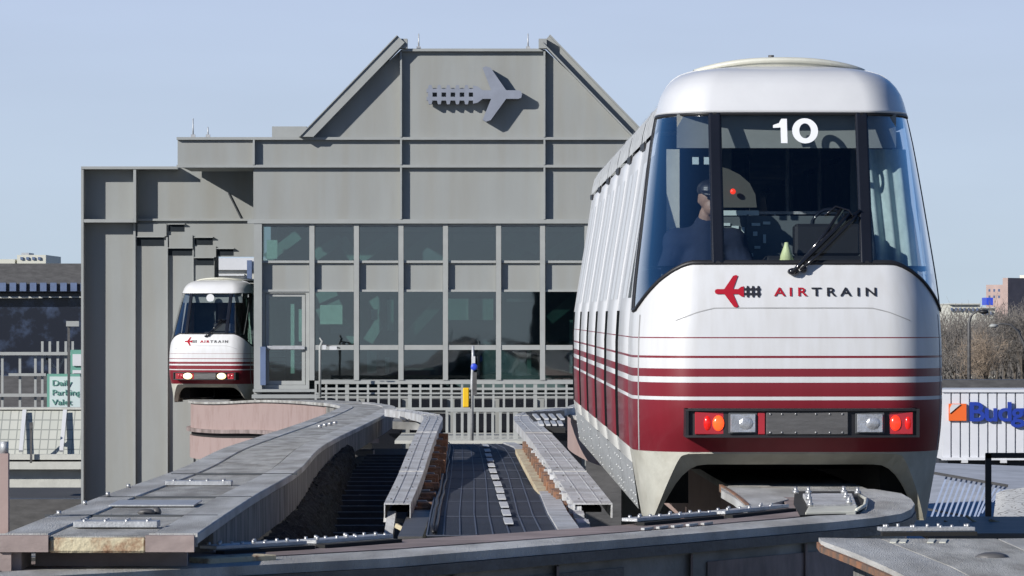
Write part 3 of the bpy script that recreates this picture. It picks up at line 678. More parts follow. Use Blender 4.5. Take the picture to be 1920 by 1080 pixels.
# window wall
xs = [490, 585, 668.5, 752, 835.5, 935, 1017.5, 1101, 1185, 1269, 1353, 1437, 1521, 1605]
YG = 98.22
mb = MB(); mb.pbox(476, 419, 491, 752, Y0+.02, .5); part(mb, 'corner_post', M['facade2'])
for x in xs[1:]:
    mb = MB(); mb.pbox(x-5, 419.3, x+4.5, 713, YG-.14, .2); part(mb, 'mullion', M['frame'])
for i in range(len(xs)-1):
    a, c = xs[i]+5, xs[i+1]-5.3
    if i == 0: a = 491.2
    mb = MB(); mb.pbox(a, 490, c, 546, YG, .2); part(mb, 'spandrel_panel', M['facade'])
    mb = MB(); mb.pbox(a, 419.3, c, 425, YG-.1, .12); mb.pbox(a, 488.5, c, 493, YG-.08, .08); mb.pbox(a, 543, c, 547, YG-.08, .08); part(mb, 'transom', M['frame'])
    mb = MB(); mb.pbox(a, 425, c, 488.5, YG+.06, .02); part(mb, 'window', M['sglass'])
    if i > 0:
        mb = MB(); mb.pbox(a, 647, c, 656, YG-.12, .16); part(mb, 'transom', M['frame'])
        mb = MB(); mb.pbox(a, 547, c, 647, YG+.06, .02); part(mb, 'window', M['sglass'])
        mb = MB(); mb.pbox(a, 656, c, 712, YG+.06, .02); part(mb, 'window', M['sglass'])
mb = MB(); mb.pbox(491.2, 547, 497, 740, YG-.05, .2); mb.pbox(573, 547, 579.7, 740, YG-.05, .2); mb.pbox(497, 547, 573, 550, YG-.05, .2); mb.pbox(497, 722, 573, 740, YG-.05, .2); part(mb, 'door_surround', M['frame'])
mb = MB()
for r in ((498,551,504.5,721.5),(566,551,572,721.5),(504.5,551,566,556),(504.5,648,566,656),(504.5,714,566,721.5)): mb.pbox(*r, YG, .06)
door = part(mb, 'door', M['frame'])
mb = MB(); mb.pbox(504.5, 556, 566, 648, YG+.03, .02); mb.pbox(504.5, 656, 566, 714, YG+.03, .02); part(mb, 'door_glass', M['sglass'], st)
mb = MB(); mb.pbox(500, 648.5, 571, 655, YG-.10, .05); part(mb, 'door_bar', M['steel'], st)
mb = MB(); mb.pbox(488, 650, 498, 722, YG-.3, .18); part(mb, 'control_box', M['bluegrey'])
mb = MB(); mb.pbox(472, 740, 600, 747, YG-.8, 1.0); mb.pbox(474, 730, 592, 735, YG-.5, .44); mb.pbox(600, 712, 1610, 716, YG-.1, .3); part(mb, 'sill', M['facade2'])
mb = MB(); mb.pbox(476, 747.5, 1610, 900, YG-.05, .3); part(mb, 'base_wall', M['facade'])
# interior of the hall
mb = MB(); mb.box((492-960)*k, (1598-960)*k, 98.6, 115.6, ZC-(742-590)*k-.2, ZC-(742-590)*k); part(mb, 'hall_floor', M['darkgrey'])
mb = MB(); mb.box((492-960)*k, (1598-960)*k, 107, 107.2, ZC-(742-590)*k, ZC-(420-590)*k); part(mb, 'hall_wall', M['hallwall'])
mb = MB()
random.seed(4)
for x0, y0, x1, y1 in ((500,485,560,440),(590,480,640,448),(640,448,665,485),(675,485,740,440),(757,485,830,430),(950,440,1010,470),(960,485,1000,440),(1025,480,1090,445),(596,560,630,545),(620,580,668,640),(596,590,640,570),(690,640,740,560),(700,560,740,620),(757,640,830,560),(1030,600,1090,550)):
    mb.bar(at(x0,y0,101), at(x1,y1,101), .18, .25)
part(mb, 'roof_truss', M['teal'])
mb = MB()
for r in ((600,572,642,608),(696,580,708,600),(726,562,738,620),(688,658,706,700),(722,670,730,700),(988,650,996,700),(1068,600,1074,700),(545,570,552,700),(560,580,566,640),(840,560,925,600),(500,450,520,485)): mb.pbox(*r, 100.5, .1)
part(mb, 'hall_partition', M['mint'])
mb = MB()
for r in ((850,440,925,452),(620,612,655,625),(760,690,820,694),(600,680,660,684),(950,560,1000,566)): mb.pbox(*r, 99.8, .1)
part(mb, 'hall_sign', M['intgrey'])
# lower storey visible behind the railing
mb = MB()
for x in range(600, 1200, 84): mb.pbox(x, 748, x+70, 770, YG-.12, .05); mb.pbox(x, 775, x+70, 880, YG-.12, .05)
part(mb, 'lower_window', M['blackgloss'])
# left wing
YL = 102.5
YF = YL-.42
kl = YL/F
def lp(mb, x0, y0, x1, y1, Y, d): return mb.pbox(x0, y0, x1, y1, Y, d)
mb = MB(); lp(mb, 155, 314, 402, 1250, YL, .3); lp(mb, 402, 314, 494, 481, YL, .3)
part(mb, 'wing_wall', M['facade'])
mb = MB(); mb.box((157-960)*kl, (398-960)*kl, YL+.3, 116, ZC-(316-590)*kl-.2, ZC-(316-590)*kl); part(mb, 'wing_roof', M['facade2'])
mb = MB(); lp(mb, 152, 312, 333, 317, YF-.02, .5); part(mb, 'ledge', M['facade2'])
mb = MB(); lp(mb, 157, 411, 249.5, 417, YF, .44); part(mb, 'ledge', M['facade2'])
mb = MB(); lp(mb, 256.5, 410, 474, 414, YL-.10, .12); part(mb, 'ledge', M['facade2'])
mb = MB(); lp(mb, 152, 317.2, 156.5, 1250, YF, .6); part(mb, 'fin', M['facade2'])
mb = MB(); lp(mb, 249.8, 317.2, 255, 417, YF, .44); part(mb, 'fin', M['facade2'])
mb = MB(); lp(mb, 249.8, 417.2, 254, 1250, YL-.12, .14); part(mb, 'fin', M['facade2'])
mb = MB(); lp(mb, 311.5, 445, 314.5, 1250, YL-.10, .12); part(mb, 'fin', M['facade2'])
mb = MB(); lp(mb, 361, 466, 363, 1250, YL-.04, .06); part(mb, 'fin', M['facade2'])
for r in ((258,420,312,443),(317,441,361,464),(366,462,405,482)):
    mb = MB(); lp(mb, *r, YL-.09, .10); part(mb, 'step_block', M['facade'])
for r in ((257,445,307,461),(316,466,360,479),(365,484,400,497),(316,421,345,434),(365,446,398,459),(407,467,437,479)):  # dark patches painted where the step blocks' shadows fall, each under a thin lip
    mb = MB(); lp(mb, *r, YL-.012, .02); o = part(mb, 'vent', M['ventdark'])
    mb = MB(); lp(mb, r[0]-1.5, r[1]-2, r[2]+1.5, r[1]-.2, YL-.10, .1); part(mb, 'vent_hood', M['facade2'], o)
mb = MB(); mb.bar(at(428,362,YL-.03), at(452,410,YL-.03), .03, .03); part(mb, 'conduit', M['darkgrey'])
# passage side wall in the opening (between wing and main block)
mb = MB(); mb.box((395-960)*kl, (402-960)*kl, YL+.3, 104, 0, ZC-(316-590)*kl-.2); part(mb, 'passage_wall', M['facade'])
# emblem
em = empty('aircraft_emblem', at(887, 178, 98.0), 'blue grey aircraft emblem with a railway track tail, mounted on the station gable', 'emblem')
air, rt = emblem_shapes(98/F*1.0, 5, 17)
mb = MB(); mb.prism([(-x, z) for x, z in air], -.20, .08); o = mb.build('aircraft', M['emblem'], em)
mb = MB()
for p in rt: mb.prism([(-x, z) for x, z in p], -.14, .06)
mb.build('track', M['emblem'], em)
mb = MB()
for x, z in ((.5,0),(.9,0),(-.3,0),(-1.0,0)): mb.box(x-.03, x+.03, .0, .13, z-.03, z+.03)
mb.build('bracket', M['emblem'], em)
# rods on the roofs
for px, y0, y1, lab in ((362,222,257,'thin tall rod on the far left end of the station roof'),(390,238,257,'short thin rod next to the tall one on the left end of the roof'),(785,63,92,'thin rod on the gable top near its left corner'),(990,63,92,'thin rod on the gable top near its right corner')):
    p = at(px, y1, 98.6); mb = MB(); mb.tube([(0,0,0),(0,0,(y1-y0)*98.6/F)], [.02,.012], 6); mb.box(-.05,.05,-.05,.05,0,.06)
    o = mb.build('lightning_rod', M['steel']); o.location = p; tag(o, lab, 'rod', 'lightning rods on the station roof')

# ------------------------------------------------------------------ railings before the station
def railing(px0, px1, ytop, ybot, Y, pitch, rails, name_label, w=3.2):
    p = at((px0+px1)/2, ybot, Y); r = empty('railing', p, name_label, 'railing'); k = Y/F
    mb = MB()
    for yy, h in rails: mb.box((px0-(px0+px1)/2)*k, (px1-(px0+px1)/2)*k, -.04, .04, (ybot-yy-h)*k, (ybot-yy)*k)
    mb.build('rail', M['frame'], r)
    n = int((px1-px0)/pitch)
    for i in range(n+1):
        x = (px0+i*pitch-(px0+px1)/2)*k; ww = w*(1.8 if i % 6 == 3 else 1)
        mb = MB(); mb.box(x-ww*k/2, x+ww*k/2, -.025, .025, 0, (ybot-ytop)*k); mb.build('picket' if ww == w else 'post', M['frame'], r)
    return r
railing(592, 1090, 714, 768, 94, 19.6, ((714,6),(736,3),(764,5)), 'long pale grey railing running in front of the station windows', 4)
railing(838, 1000, 768, 826, 92, 14.3, ((768,4),(822,5)), 'lower grey railing of tall pickets at the far end of the walkway', 5)
mb = MB(); mb.pbox(600, 727, 1090, 731, 96.4, .2); mb.pbox(600, 743, 1090, 746, 96.6, .2); o = mb.build('pipes', M['frame']); tag(o, 'pair of horizontal pale pipes behind the long station railing', 'pipes')
# end slab of platform
mb = MB(); mb.pbox(740, 826, 1040, 832, 91.0, 6); o = mb.build('station_platform', M['concrete']); tag(o, 'narrow concrete platform edge below the lower railing', 'platform')
# pole with yellow box
pl_ = empty('signal_pole', at(885, 826, 90), 'slim grey pole with a yellow box and a blue disc in front of the windows', 'pole')
k9 = 90/F
mb = MB(); mb.tube([(0,0,0),(0,0,110*k9),(.02,0,150*k9),(.02,0,178*k9)], [.035,.035,.03,.03], 8); mb.build('pole', M['steel'], pl_)
mb = MB(); mb.box(-17*k9,-5*k9,-.08,.06,62*k9,99*k9); mb.build('yellow_box', M['yellow'], pl_, bevel=.02)
mb = MB(); mb.sphere((4*k9,-.05,138*k9), .075, 8, sc=(1,.4,1)); mb.build('blue_disc', M['blue'], pl_)
mb = MB(); mb.box(-1*k9,6*k9,-.06,.05,145*k9,158*k9); mb.build('white_fitting', M['white'], pl_)
mb = MB(); mb.box(2*k9,9*k9,-.06,.0,85*k9,128*k9); mb.build('conduit', M['charsteel'], pl_)
cm = empty('camera_post', at(600, 745, 93), 'thin pale post with a small camera arm beside the station door', 'pole')
k9 = 93/F
mb = MB(); mb.tube([(0,0,0),(0,0,95*k9),(.05,0,105*k9),(0,0,112*k9)], .03, 6); mb.build('post', M['frame'], cm)
mb = MB(); mb.bar((0,0,100*k9),(38*k9,0,92*k9),.03); mb.build('arm', M['charsteel'], cm)
mb = MB(); mb.box(5*k9,12*k9,-.1,.1,90*k9,98*k9); mb.box(18*k9,32*k9,-.1,.1,89*k9,96*k9); mb.build('camera_body', M['white'], cm)

# ------------------------------------------------------------------ guideway
def sweep(mb, path, o0, o1, z0, z1, mi=0, sc=None):    # box section between lateral offsets o0..o1 and heights z0..z1 along path
    n = len(path); L = []
    for i, p in enumerate(path):
        a, b_ = Vector(path[max(0, i-1)]), Vector(path[min(n-1, i+1)]); d = (b_-a); d.z = 0; d.normalize(); r = Vector((d.y, -d.x, 0))
        f = sc[i] if sc else 1
        P = Vector(p); L.append([P+r*o0*f+Vector((0,0,z0)), P+r*o1*f+Vector((0,0,z0)), P+r*o1*f+Vector((0,0,z1)), P+r*o0*f+Vector((0,0,z1))])
    vs = [v for q in L for v in q]; fs = [(0,1,2,3), (4*n-1,4*n-2,4*n-3,4*n-4)]
    for i in range(n-1):
        for k in range(4): fs.append((4*i+k, 4*i+(k+1)%4, 4*i+4+(k+1)%4, 4*i+4+k))
    mb.add(vs, fs, mi); return mb
def smooth_path(pts, n=6):
    out = []
    for i in range(len(pts)-1):
        p0, p1, p2, p3 = [Vector(pts[max(0, min(len(pts)-1, j))]) for j in (i-1, i, i+1, i+2)]
        for t in range(n):
            t /= n; out.append(.5*((2*p1)+(-p0+p2)*t+(2*p0-5*p1+4*p2-p3)*t*t+(-p0+3*p1-3*p2+p3)*t**3))
    out.append(Vector(pts[-1])); return out
def gw(mb, name, m, root, **k):
    o = mb.build(name, m, None, **k); return localise(o, root)
def bolts(mb, pts, r=.014):
    for p in pts: mb.tube([Vector(p)-Vector((0,0,.012)), Vector(p)+Vector((0,0,r*.9))], [r, r*.85], 6)
def joint(px, py, hw, Y, root_label=None): pass

# beam A: left, long, bending away to the left at the far end
zr = lambda z: ZC+z
pathA = smooth_path([(-1.88,19,zr(-1.0)),(-1.94,24,zr(-1.05)),(-2.0,30.6,zr(-1.13)),(-2.2,38,zr(-1.22)),(-2.33,45.4,zr(-1.33)),(-2.33,55,zr(-1.42)),(-2.27,63,zr(-1.45)),(-2.40,68.5,zr(-1.49)),(-3.25,76,zr(-1.58)),(-4.7,86,zr(-1.75)),(-6.2,93.5,zr(-1.95)),(-7.15,98.5,zr(-2.02)),(-6.9,104,zr(-2.05)),(-6.0,114,zr(-2.05))], 5)
near = [p for p in pathA if p.y < 74]; farA = [p for p in pathA if p.y > 72]
gA = empty('guideway_beam', (-1.88, 19, 0), 'broad grey steel guideway beam on the left, climbing away from its rusty cut end', 'guideway')
mb = MB(); sweep(mb, near, -.445, -.235, -.05, 0); gw(mb, 'left_flange', M['deckgrey'], gA, bevel=.006)
mb = MB(); sweep(mb, near, .235, .445, -.05, 0); gw(mb, 'right_flange', M['deckgrey'], gA, bevel=.006)
mb = MB(); sweep(mb, near, -.225, .225, -.06, -.008); gw(mb, 'centre_plate', M['deckmid'], gA)
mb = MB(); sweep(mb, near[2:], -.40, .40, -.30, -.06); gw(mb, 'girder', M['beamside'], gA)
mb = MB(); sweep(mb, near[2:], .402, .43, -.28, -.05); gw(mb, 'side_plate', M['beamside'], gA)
mb = MB(); mb.box(-2.33,-2.10,18.93,18.99,ZC-1.075,ZC-1.0); mb.box(-1.66,-1.44,18.93,18.99,ZC-1.075,ZC-1.0); gw(mb, 'end_plate', M['brownsteel'], gA)
mb = MB(); mb.box(-2.10,-1.66,18.95,19.3,ZC-1.08,ZC-1.012); gw(mb, 'end_plate', M['rustcream'], gA, bevel=.01)
mb = MB(); mb.box(-2.27,-2.23,19.0,19.4,ZC-1.6,ZC-1.07); mb.box(-2.35,-2.27,18.95,19.02,ZC-1.5,ZC-1.075); mb.box(-2.2,-1.5,19.3,19.35,ZC-1.5,ZC-1.07); gw(mb, 'end_web', M['brownsteel'], gA)
def plate(root, c, w, d, hz, m='steel', nb=4, mr='rust'):
    mb = MB(); mb.box(c[0]-w/2, c[0]+w/2, c[1]-d/2, c[1]+d/2, c[2], c[2]+hz); o = gw(mb, 'joint_plate', M[m], root, bevel=.004)
    mb = MB(); bolts(mb, [(c[0]-w/2+w*(i+.5)/nb, c[1]+s*d*.3, c[2]+hz) for i in range(nb) for s in (-1, 1)], .011); gw(mb, 'bolts', M['bolt'], root)
plate(gA, (-1.88,19.9,ZC-1.01), .40, .16, .03)
plate(gA, (-1.99,26.6,ZC-1.085), .42, .14, .03)
mb = MB(); 
for y, zz in ((21.3,-1.022),(24.1,-1.05),(29.2,-1.11)): mb.box(-2.38,-1.5,y,y+.02,ZC+zz-.01,ZC+zz+.003)
gw(mb, 'seam', M['darkgrey'], gA)
mb = MB(); mb.sphere((-1.89,21.6,ZC-1.02), .03, 6, sc=(1.6,1,.6)); mb.sphere((-1.84,21.65,ZC-1.02), .025, 6); gw(mb, 'drain', M['charsteel'], gA)
mb = MB(); mb.box(-2.18,-1.72,22.6,23.2,ZC-1.036,ZC-1.028); gw(mb, 'patch_plate', M['steel'], gA)
mb = MB(); bolts(mb, [(-2.30+.04*i, 50+.5*i, ZC-1.34) for i in range(4)], .03); bolts(mb, [(-2.33,21.5+1.3*i,ZC-1.02-.007*i) for i in range(4)], .014); gw(mb, 'bolts', M['bolt'], gA)
# supports
for y in (24, 44, 60):
    p = min(pathA, key=lambda q: abs(q.y-y)); mb = MB(); mb.box(p.x-.3, p.x+.3, p.y-.3, p.y+.3, 0, p.z-.5); gw(mb, 'pier', M['charsteel'], gA)
# far curved part with pink sides
gF = empty('guideway_beam', (farA[0].x, farA[0].y, 0), 'faded pink sided guideway beam curving under the small distant train', 'guideway')
mb = MB(); sweep(mb, farA, -.47, .47, -.05, 0); gw(mb, 'top_plate', M['deckmid'], gF)
mb = MB(); sweep(mb, farA, -.42, .42, -.62, -.05); gw(mb, 'upper_girder', M['pink'], gF)
mb = MB(); sweep(mb, farA, -.52, .52, -.70, -.62); gw(mb, 'middle_flange', M['brownsteel'], gF)
mb = MB(); sweep(mb, farA, -.40, .40, -.80, -.70); gw(mb, 'slot', M['under'], gF)
mb = MB(); sweep(mb, farA, -.44, .44, -1.32, -.80); gw(mb, 'lower_girder', M['pink'], gF)
mb = MB(); bolts(mb, [(p.x+.45, p.y-.45, p.z-.6) for p in farA[::2]], .04); gw(mb, 'bolts', M['brownsteel'], gF)
for i in (-6, -3):
    p = farA[i]; mb = MB(); mb.box(p.x-.4, p.x+.4, p.y-.4, p.y+.4, 0, p.z-1.3); gw(mb, 'pier', M['concrete'], gF)

# beam B: under the near train
pathB = smooth_path([(1.93,26.6,zr(-1.16)),(1.90,30,zr(-1.17)),(1.75,46,zr(-1.28)),(1.35,56,zr(-1.38)),(1.25,64,zr(-1.45)),(1.7,74,zr(-1.55)),(2.8,84,zr(-1.7)),(4.2,97,zr(-1.8))], 6)
gB = empty('guideway_beam', (1.9, 27, 0), 'grey guideway beam running straight beneath the near train', 'guideway')
mb = MB(); sweep(mb, pathB, -.445, .445, -.05, 0); gw(mb, 'top_plate', M['deckgrey'], gB)
mb = MB(); sweep(mb, pathB[6:], -.40, .40, -.55, -.05); gw(mb, 'girder', M['pink'], gB)
mb = MB(); p = pathB[-14]; mb.box(p.x-.3,p.x+.3,p.y-.3,p.y+.3,0,p.z-.55); gw(mb, 'pier', M['charsteel'], gB)

# beam C: the curved beam crossing the foreground
ZT = -1.16
outer = [(1640,917),(1690,925),(1708,935),(1715,945),(1708,955),(1690,963),(1640,971),(1560,979),(1450,988),(1330,998),(1170,1011),(960,1028),(740,1046),(400,1064),(0,1085),(-200,1096)]
inner = [(1400,912),(1405,925),(1440,930),(1465,937),(1475,944),(1465,951),(1430,958),(1380,964),(1320,969),(1250,976),(1170,984),(950,1000),(735,1013),(420,1033),(0,1056),(-200,1067)]
O = [ontoz(x, y, ZT) for x, y in outer]; I = [ontoz(x, y, ZT) for x, y in inner]
gC = empty('guideway_beam', (0.5, 21.5, 0), 'curved dark steel guideway beam sweeping across the foreground from below the near train', 'guideway')
def ribbon(A, B, z0, z1):
    mb = MB(); n = len(A); d0, d1 = Vector((0,0,z0)), Vector((0,0,z1))
    A0, B0, A1, B1 = [a+d0 for a in A], [b_+d0 for b_ in B], [a+d1 for a in A], [b_+d1 for b_ in B]
    mb.grid([A1, B1], sm=False); mb.grid([A0, B0], sm=False); mb.grid([A0, A1], sm=False); mb.grid([B0, B1], sm=False)
    for q in (0, -1): mb.add([A0[q], B0[q], B1[q], A1[q]], [(0,1,2,3)])
    bm = mb; return mb
mid = [o.lerp(i, .44) for o, i in zip(O, I)]; mid2 = [o.lerp(i, .50) for o, i in zip(O, I)]
gw(ribbon(O, mid, -.045, 0), 'outer_flange', M['deckgrey'], gC)
gw(ribbon(mid2, I, -.045, 0), 'inner_flange', M['brownsteel'], gC)
gw(ribbon(mid, mid2, -.045, -.012), 'seam', M['under'], gC)
cen = [(o+i)/2 for o, i in zip(O, I)]
Oi = [o.lerp(i, .05) for o, i in zip(O, I)]; Ii = [o.lerp(i, .86) for o, i in zip(O, I)]
Oe = [o.lerp(i, -.012) for o, i in zip(O, I)]; Oe2 = [o.lerp(i, .03) for o, i in zip(O, I)]
gw(ribbon(Oe, Oe2, -.10, -.048), 'edge_angle', M['charsteel'], gC)
gw(ribbon(Oi[4:], Ii[4:], -.75, -.048), 'web', M['websteel'], gC)
# stiffener ribs and access panels on the side
mb = MB()
for t in (7.4, 9.2, 10.6, 11.5, 12.6, 13.5):
    i = int(t); f = t-i; a = Oi[i].lerp(Oi[i+1], f); o_ = O[i].lerp(O[i+1], f); d = (Oi[i+1]-Oi[i]).normalized()
    a2 = a.lerp(o_, .85); mb.bar(a.lerp(a2, .5)+Vector((0,0,-.40)), a.lerp(a2, .5)+Vector((0,0,-.11)), .012, (a2-a).length)
gw(mb, 'stiffener', M['brownsteel'], gC)
Y7 = [o.lerp(i, .038) for o, i in zip(O, I)]
pan = ribbon([y+Vector((0,0,-.16)) for y in Y7[5:10]], [y+Vector((0,0,-.16)) for y in Oi[5:10]], -.17, 0); gw(pan, 'side_panel', M['brownsteel'], gC)
pan = ribbon([y+Vector((0,0,-.15)) for y in Y7[10:14]], [y+Vector((0,0,-.15)) for y in Oi[10:14]], -.3, 0); gw(pan, 'side_panel', M['charsteel'], gC)
# rusty cut edge of the plate below the nose
mb = MB(); a, b2, c2 = ontoz(1352,913,ZT), ontoz(1372,925,ZT), ontoz(1402,951,ZT)
mb.slab([ontoz(1352,912,ZT+.006), ontoz(1352,919,ZT+.006), ontoz(1375,932,ZT+.006), ontoz(1402,952,ZT+.006), ontoz(1440,946,ZT+.006), ontoz(1478,936,ZT+.006), ontoz(1455,926,ZT+.006), ontoz(1420,912,ZT+.006)][::-1], .05)
gw(mb, 'corner_plate', M['deckgrey'], gC)
mb = MB(); 
for p, q in (((1351,915),(1368,925)),((1368,925),(1385,938)),((1385,938),(1401,952))): mb.bar(ontoz(*p, ZT-.01), ontoz(*q, ZT-.01), .02, .05)
gw(mb, 'rusty_edge', M['rust'], gC)
# expansion joint block with bolts, in the curve
mb = MB(); mb.slab([ontoz(1505,925,ZT+.03), ontoz(1598,925,ZT+.03), ontoz(1606,945,ZT+.03), ontoz(1518,947,ZT+.03)][::-1], .03); gw(mb, 'joint_block', M['tray'], gC, bevel=.005)
mb = MB(); mb.slab([ontoz(1516,949,ZT+.02), ontoz(1608,947,ZT+.02), ontoz(1605,958,ZT+.02), ontoz(1510,960,ZT+.02)][::-1], .025); gw(mb, 'joint_lip', M['cream'], gC, bevel=.004)
mb = MB()
for px, py in ((1492,926),(1516,926),(1517,938),(1519,950),(1582,925),(1586,935),(1592,945),(1608,927)):
    p = ontoz(px, py, ZT+.03); mb.tube([p, p+Vector((0,0,.022))], .02, 7); mb.tube([p, p+Vector((0,0,.045))], .011, 7)
gw(mb, 'bolts', M['bolt'], gC)
mb = MB(); mb.slab([ontoz(1490,921,ZT+.006), ontoz(1612,921,ZT+.006), ontoz(1622,950,ZT+.006), ontoz(1612,962,ZT+.006), ontoz(1500,966,ZT+.006), ontoz(1488,944,ZT+.006)][::-1], .01); gw(mb, 'joint_gap', M['under'], gC)
mb = MB(); mb.tube([ontoz(1612,928,ZT+.02), ontoz(1624,936,ZT+.02), ontoz(1622,948,ZT+.02), ontoz(1606,957,ZT+.02)], .012, 6); gw(mb, 'cable', M['cream'], gC)
# finger joints
def fingers(root, a, b_, n, dep, name='finger_plate'):
    a, b_ = Vector(a), Vector(b_); d = (b_-a); nn = Vector((-d.y, d.x, 0)).normalized()
    mb = MB(); mb.bar(a+Vector((0,0,.03)), b_+Vector((0,0,.03)), dep, .02); gw(mb, name, M['steel'], root, bevel=.003)
    mb = MB(); mb.bar(a-nn*dep*.7+Vector((0,0,.008)), b_-nn*dep*.7+Vector((0,0,.008)), dep*.5, .02); gw(mb, 'joint_gap', M['under'], root)
    mb = MB(); bolts(mb, [a.lerp(b_, (i+.5)/n)+nn*dep*s*.3+Vector((0,0,.04+.004*((i*7+s)%3))) for i in range(n) for s in (-1, 1) if (i*5+s)%4], .010); gw(mb, 'bolts', M['bolt'], root)
fingers(gC, ontoz(1180,985,ZT), ontoz(1330,972,ZT), 8, .10)
fingers(gC, ontoz(1345,971,ZT), ontoz(1465,958,ZT), 6, .10)
fingers(gC, ontoz(390,1038,ZT), ontoz(560,1028,ZT), 8, .12)
fingers(gC, ontoz(575,1027,ZT), ontoz(720,1016,ZT), 8, .12)
mb = MB()
for i in range(5):
    a = ontoz(1205+i*28, 992-i*2.4, ZT+.01); mb.bar(a, a+Vector((.055,.14,0)), .02, .012)
gw(mb, 'finger_teeth', M['tray'], gC)
mb = MB(); mb.bar(ontoz(372,1052,ZT+.01), ontoz(500,1045,ZT+.01), .14, .03); gw(mb, 'joint_lip', M['rustcream'], gC, bevel=.004)
mb = MB()
for x in (1.9, .9, -1.4): mb.box(x-.25,x+.25,22.5 if x<1.5 else 25.0,23 if x<1.5 else 25.5,0,ZC+ZT-.7)
gw(mb, 'pier', M['charsteel'], gC)
# slender rear edge beam at the left bottom
gE = empty('edge_beam', (-2.5, 21, 0), 'slim grey edge beam behind the crossing guideway at the bottom left', 'beam')
mb = MB(); pth = [ontoz(-120,1056,-1.22), ontoz(0,1046,-1.22), ontoz(200,1032,-1.22), ontoz(350,1020,-1.22), ontoz(720,1008,-1.22)]
sweep(mb, pth[::-1], -.11, .11, -.05, 0); gw(mb, 'top_flange', M['deckgrey'], gE)
mb = MB(); sweep(mb, pth[::-1], -.05, .05, -.5, -.05); gw(mb, 'web', M['charsteel'], gE)
# beam D: bottom right
gD = empty('guideway_beam', (3, 19.5, 0), 'grey guideway beam end at the bottom right with a rusty left flange edge', 'guideway')
ZD = -1.13
q = lambda x, y: ontoz(x, y, ZD)
mb = MB(); mb.slab([q(1535,1008), q(1540,1014), q(1600,1036), q(1660,1062), q(1720,1092), q(1760,1115), q(1885,1115), q(1780,1062), q(1650,1010)][::-1], .05); gw(mb, 'left_flange', M['deckgrey'], gD)
mb = MB(); mb.slab([q(1653,1010), q(1784,1062), q(1888,1115), q(2120,1115), q(1960,1050), q(1868,1010)][::-1], .045); gw(mb, 'centre_plate', M['deckmid'], gD)
mb = MB(); mb.slab([q(1872,1010), q(1962,1050), q(2125,1115), q(2320,1115), q(2100,1040), q(2010,1008)][::-1], .05); gw(mb, 'right_flange', M['deckgrey'], gD)
mb = MB()
E = [(1535,1009),(1541,1017),(1600,1040),(1660,1066),(1720,1096)]
for a, b2 in zip(E, E[1:]): mb.bar(q(*a)+Vector((0,0,-.035)), q(*b2)+Vector((0,0,-.035)), .02, .03)
gw(mb, 'rusty_edge', M['rust'], gD)
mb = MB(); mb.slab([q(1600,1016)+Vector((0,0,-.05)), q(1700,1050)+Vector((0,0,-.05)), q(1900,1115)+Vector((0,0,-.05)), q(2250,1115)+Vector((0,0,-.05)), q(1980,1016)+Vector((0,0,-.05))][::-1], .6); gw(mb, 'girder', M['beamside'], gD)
mb = MB(); p = q(1860,1045); mb.sphere(p, .05, 7, sc=(1.6,1.2,.5)); gw(mb, 'drain', M['charsteel'], gD)
fingers(gD, ontoz(1648,1003,ZD), ontoz(1825,1002,ZD), 7, .10)
mb = MB()
for px in (1672,1690,1742,1765): mb.slab([ontoz(px,1010,ZD+.006), ontoz(px+12,1010,ZD+.006), ontoz(px+8,1016,ZD+.006), ontoz(px-4,1016,ZD+.006)][::-1], .02)
gw(mb, 'finger_teeth', M['cream'], gD)
mb = MB(); mb.box(3.0,3.5,18,18.5,0,ZC+ZD-.66); gw(mb, 'pier', M['concrete'], gD)

# ------------------------------------------------------------------ walkway, cable trays
gK = empty('walkway', (0, 26, 0), 'dark blue grated walkway between the two cable trays, with a column of white marks', 'walkway')
def z_of(Y): return pl([22.5,30,45,62,90], [-1.22,-1.36,-1.60,-1.90,-2.72], Y)
def Yof(py):
    lo, hi = 20, 95
    for _ in range(40):
        m_ = (lo+hi)/2
        if 590-z_of(m_)*F/m_ > py: lo = m_
        else: hi = m_
    return lo
def on(px, py, dz_=0): Y = Yof(py); return Vector(((px-960)/F*Y, Y, ZC+z_of(Y)+dz_))
Lp = [(832,832),(835,840),(830,860),(825,890),(815,930),(808,960),(800,1004)]
Rp = [(942,832),(962,840),(978,860),(995,890),(1012,930),(1026,965),(1048,1002)]
Ld = [on(*p) for p in Lp]; Rd = [on(*p) for p in Rp]
mb = ribbon(Ld, Rd, -.05, 0); gw(mb, 'grating', M['grate'], gK)
mb = MB()
for t in [i/8 for i in range(9)]:
    pts = [a.lerp(b_, t)+Vector((0,0,.006)) for a, b_ in zip(Ld, Rd)]
    for a, b_ in zip(pts, pts[1:]): mb.bar(a-Vector((0,0,.004)), b_-Vector((0,0,.004)), .008, .006)
n = 9
for i in range(n):
    Yk = lerp(23.4, 56, (i/n)); py = 590-z_of(Yk)*F/Yk
    xl = pl([832,840,860,890,930,960,1004],[832,835,830,825,815,808,800], py); xr = pl([832,840,860,890,930,965,1002],[942,962,978,995,1012,1026,1048], py)
    mb.bar(on(xl,py,.001), on(xr,py,.001), .012, .005)
M['gratebar'] = mat('grate_bar', (.07, .08, .11), .6, var=.2)
gw(mb, 'grating_bars', M['gratebar'], gK)
M['mark'] = mat('white_mark', (.5, .51, .52), .7, col2=(.3, .31, .33), thr=(.5, .7), scale=20)  # pale colour stands in for sunlight falling in patches on the grating
marks = [(911,838),(914,847),(916,856),(919,865),(921,875),(924,886),(928,898),(933,911),(937,923),(940,936),(945,951),(949,966),(953,982)]
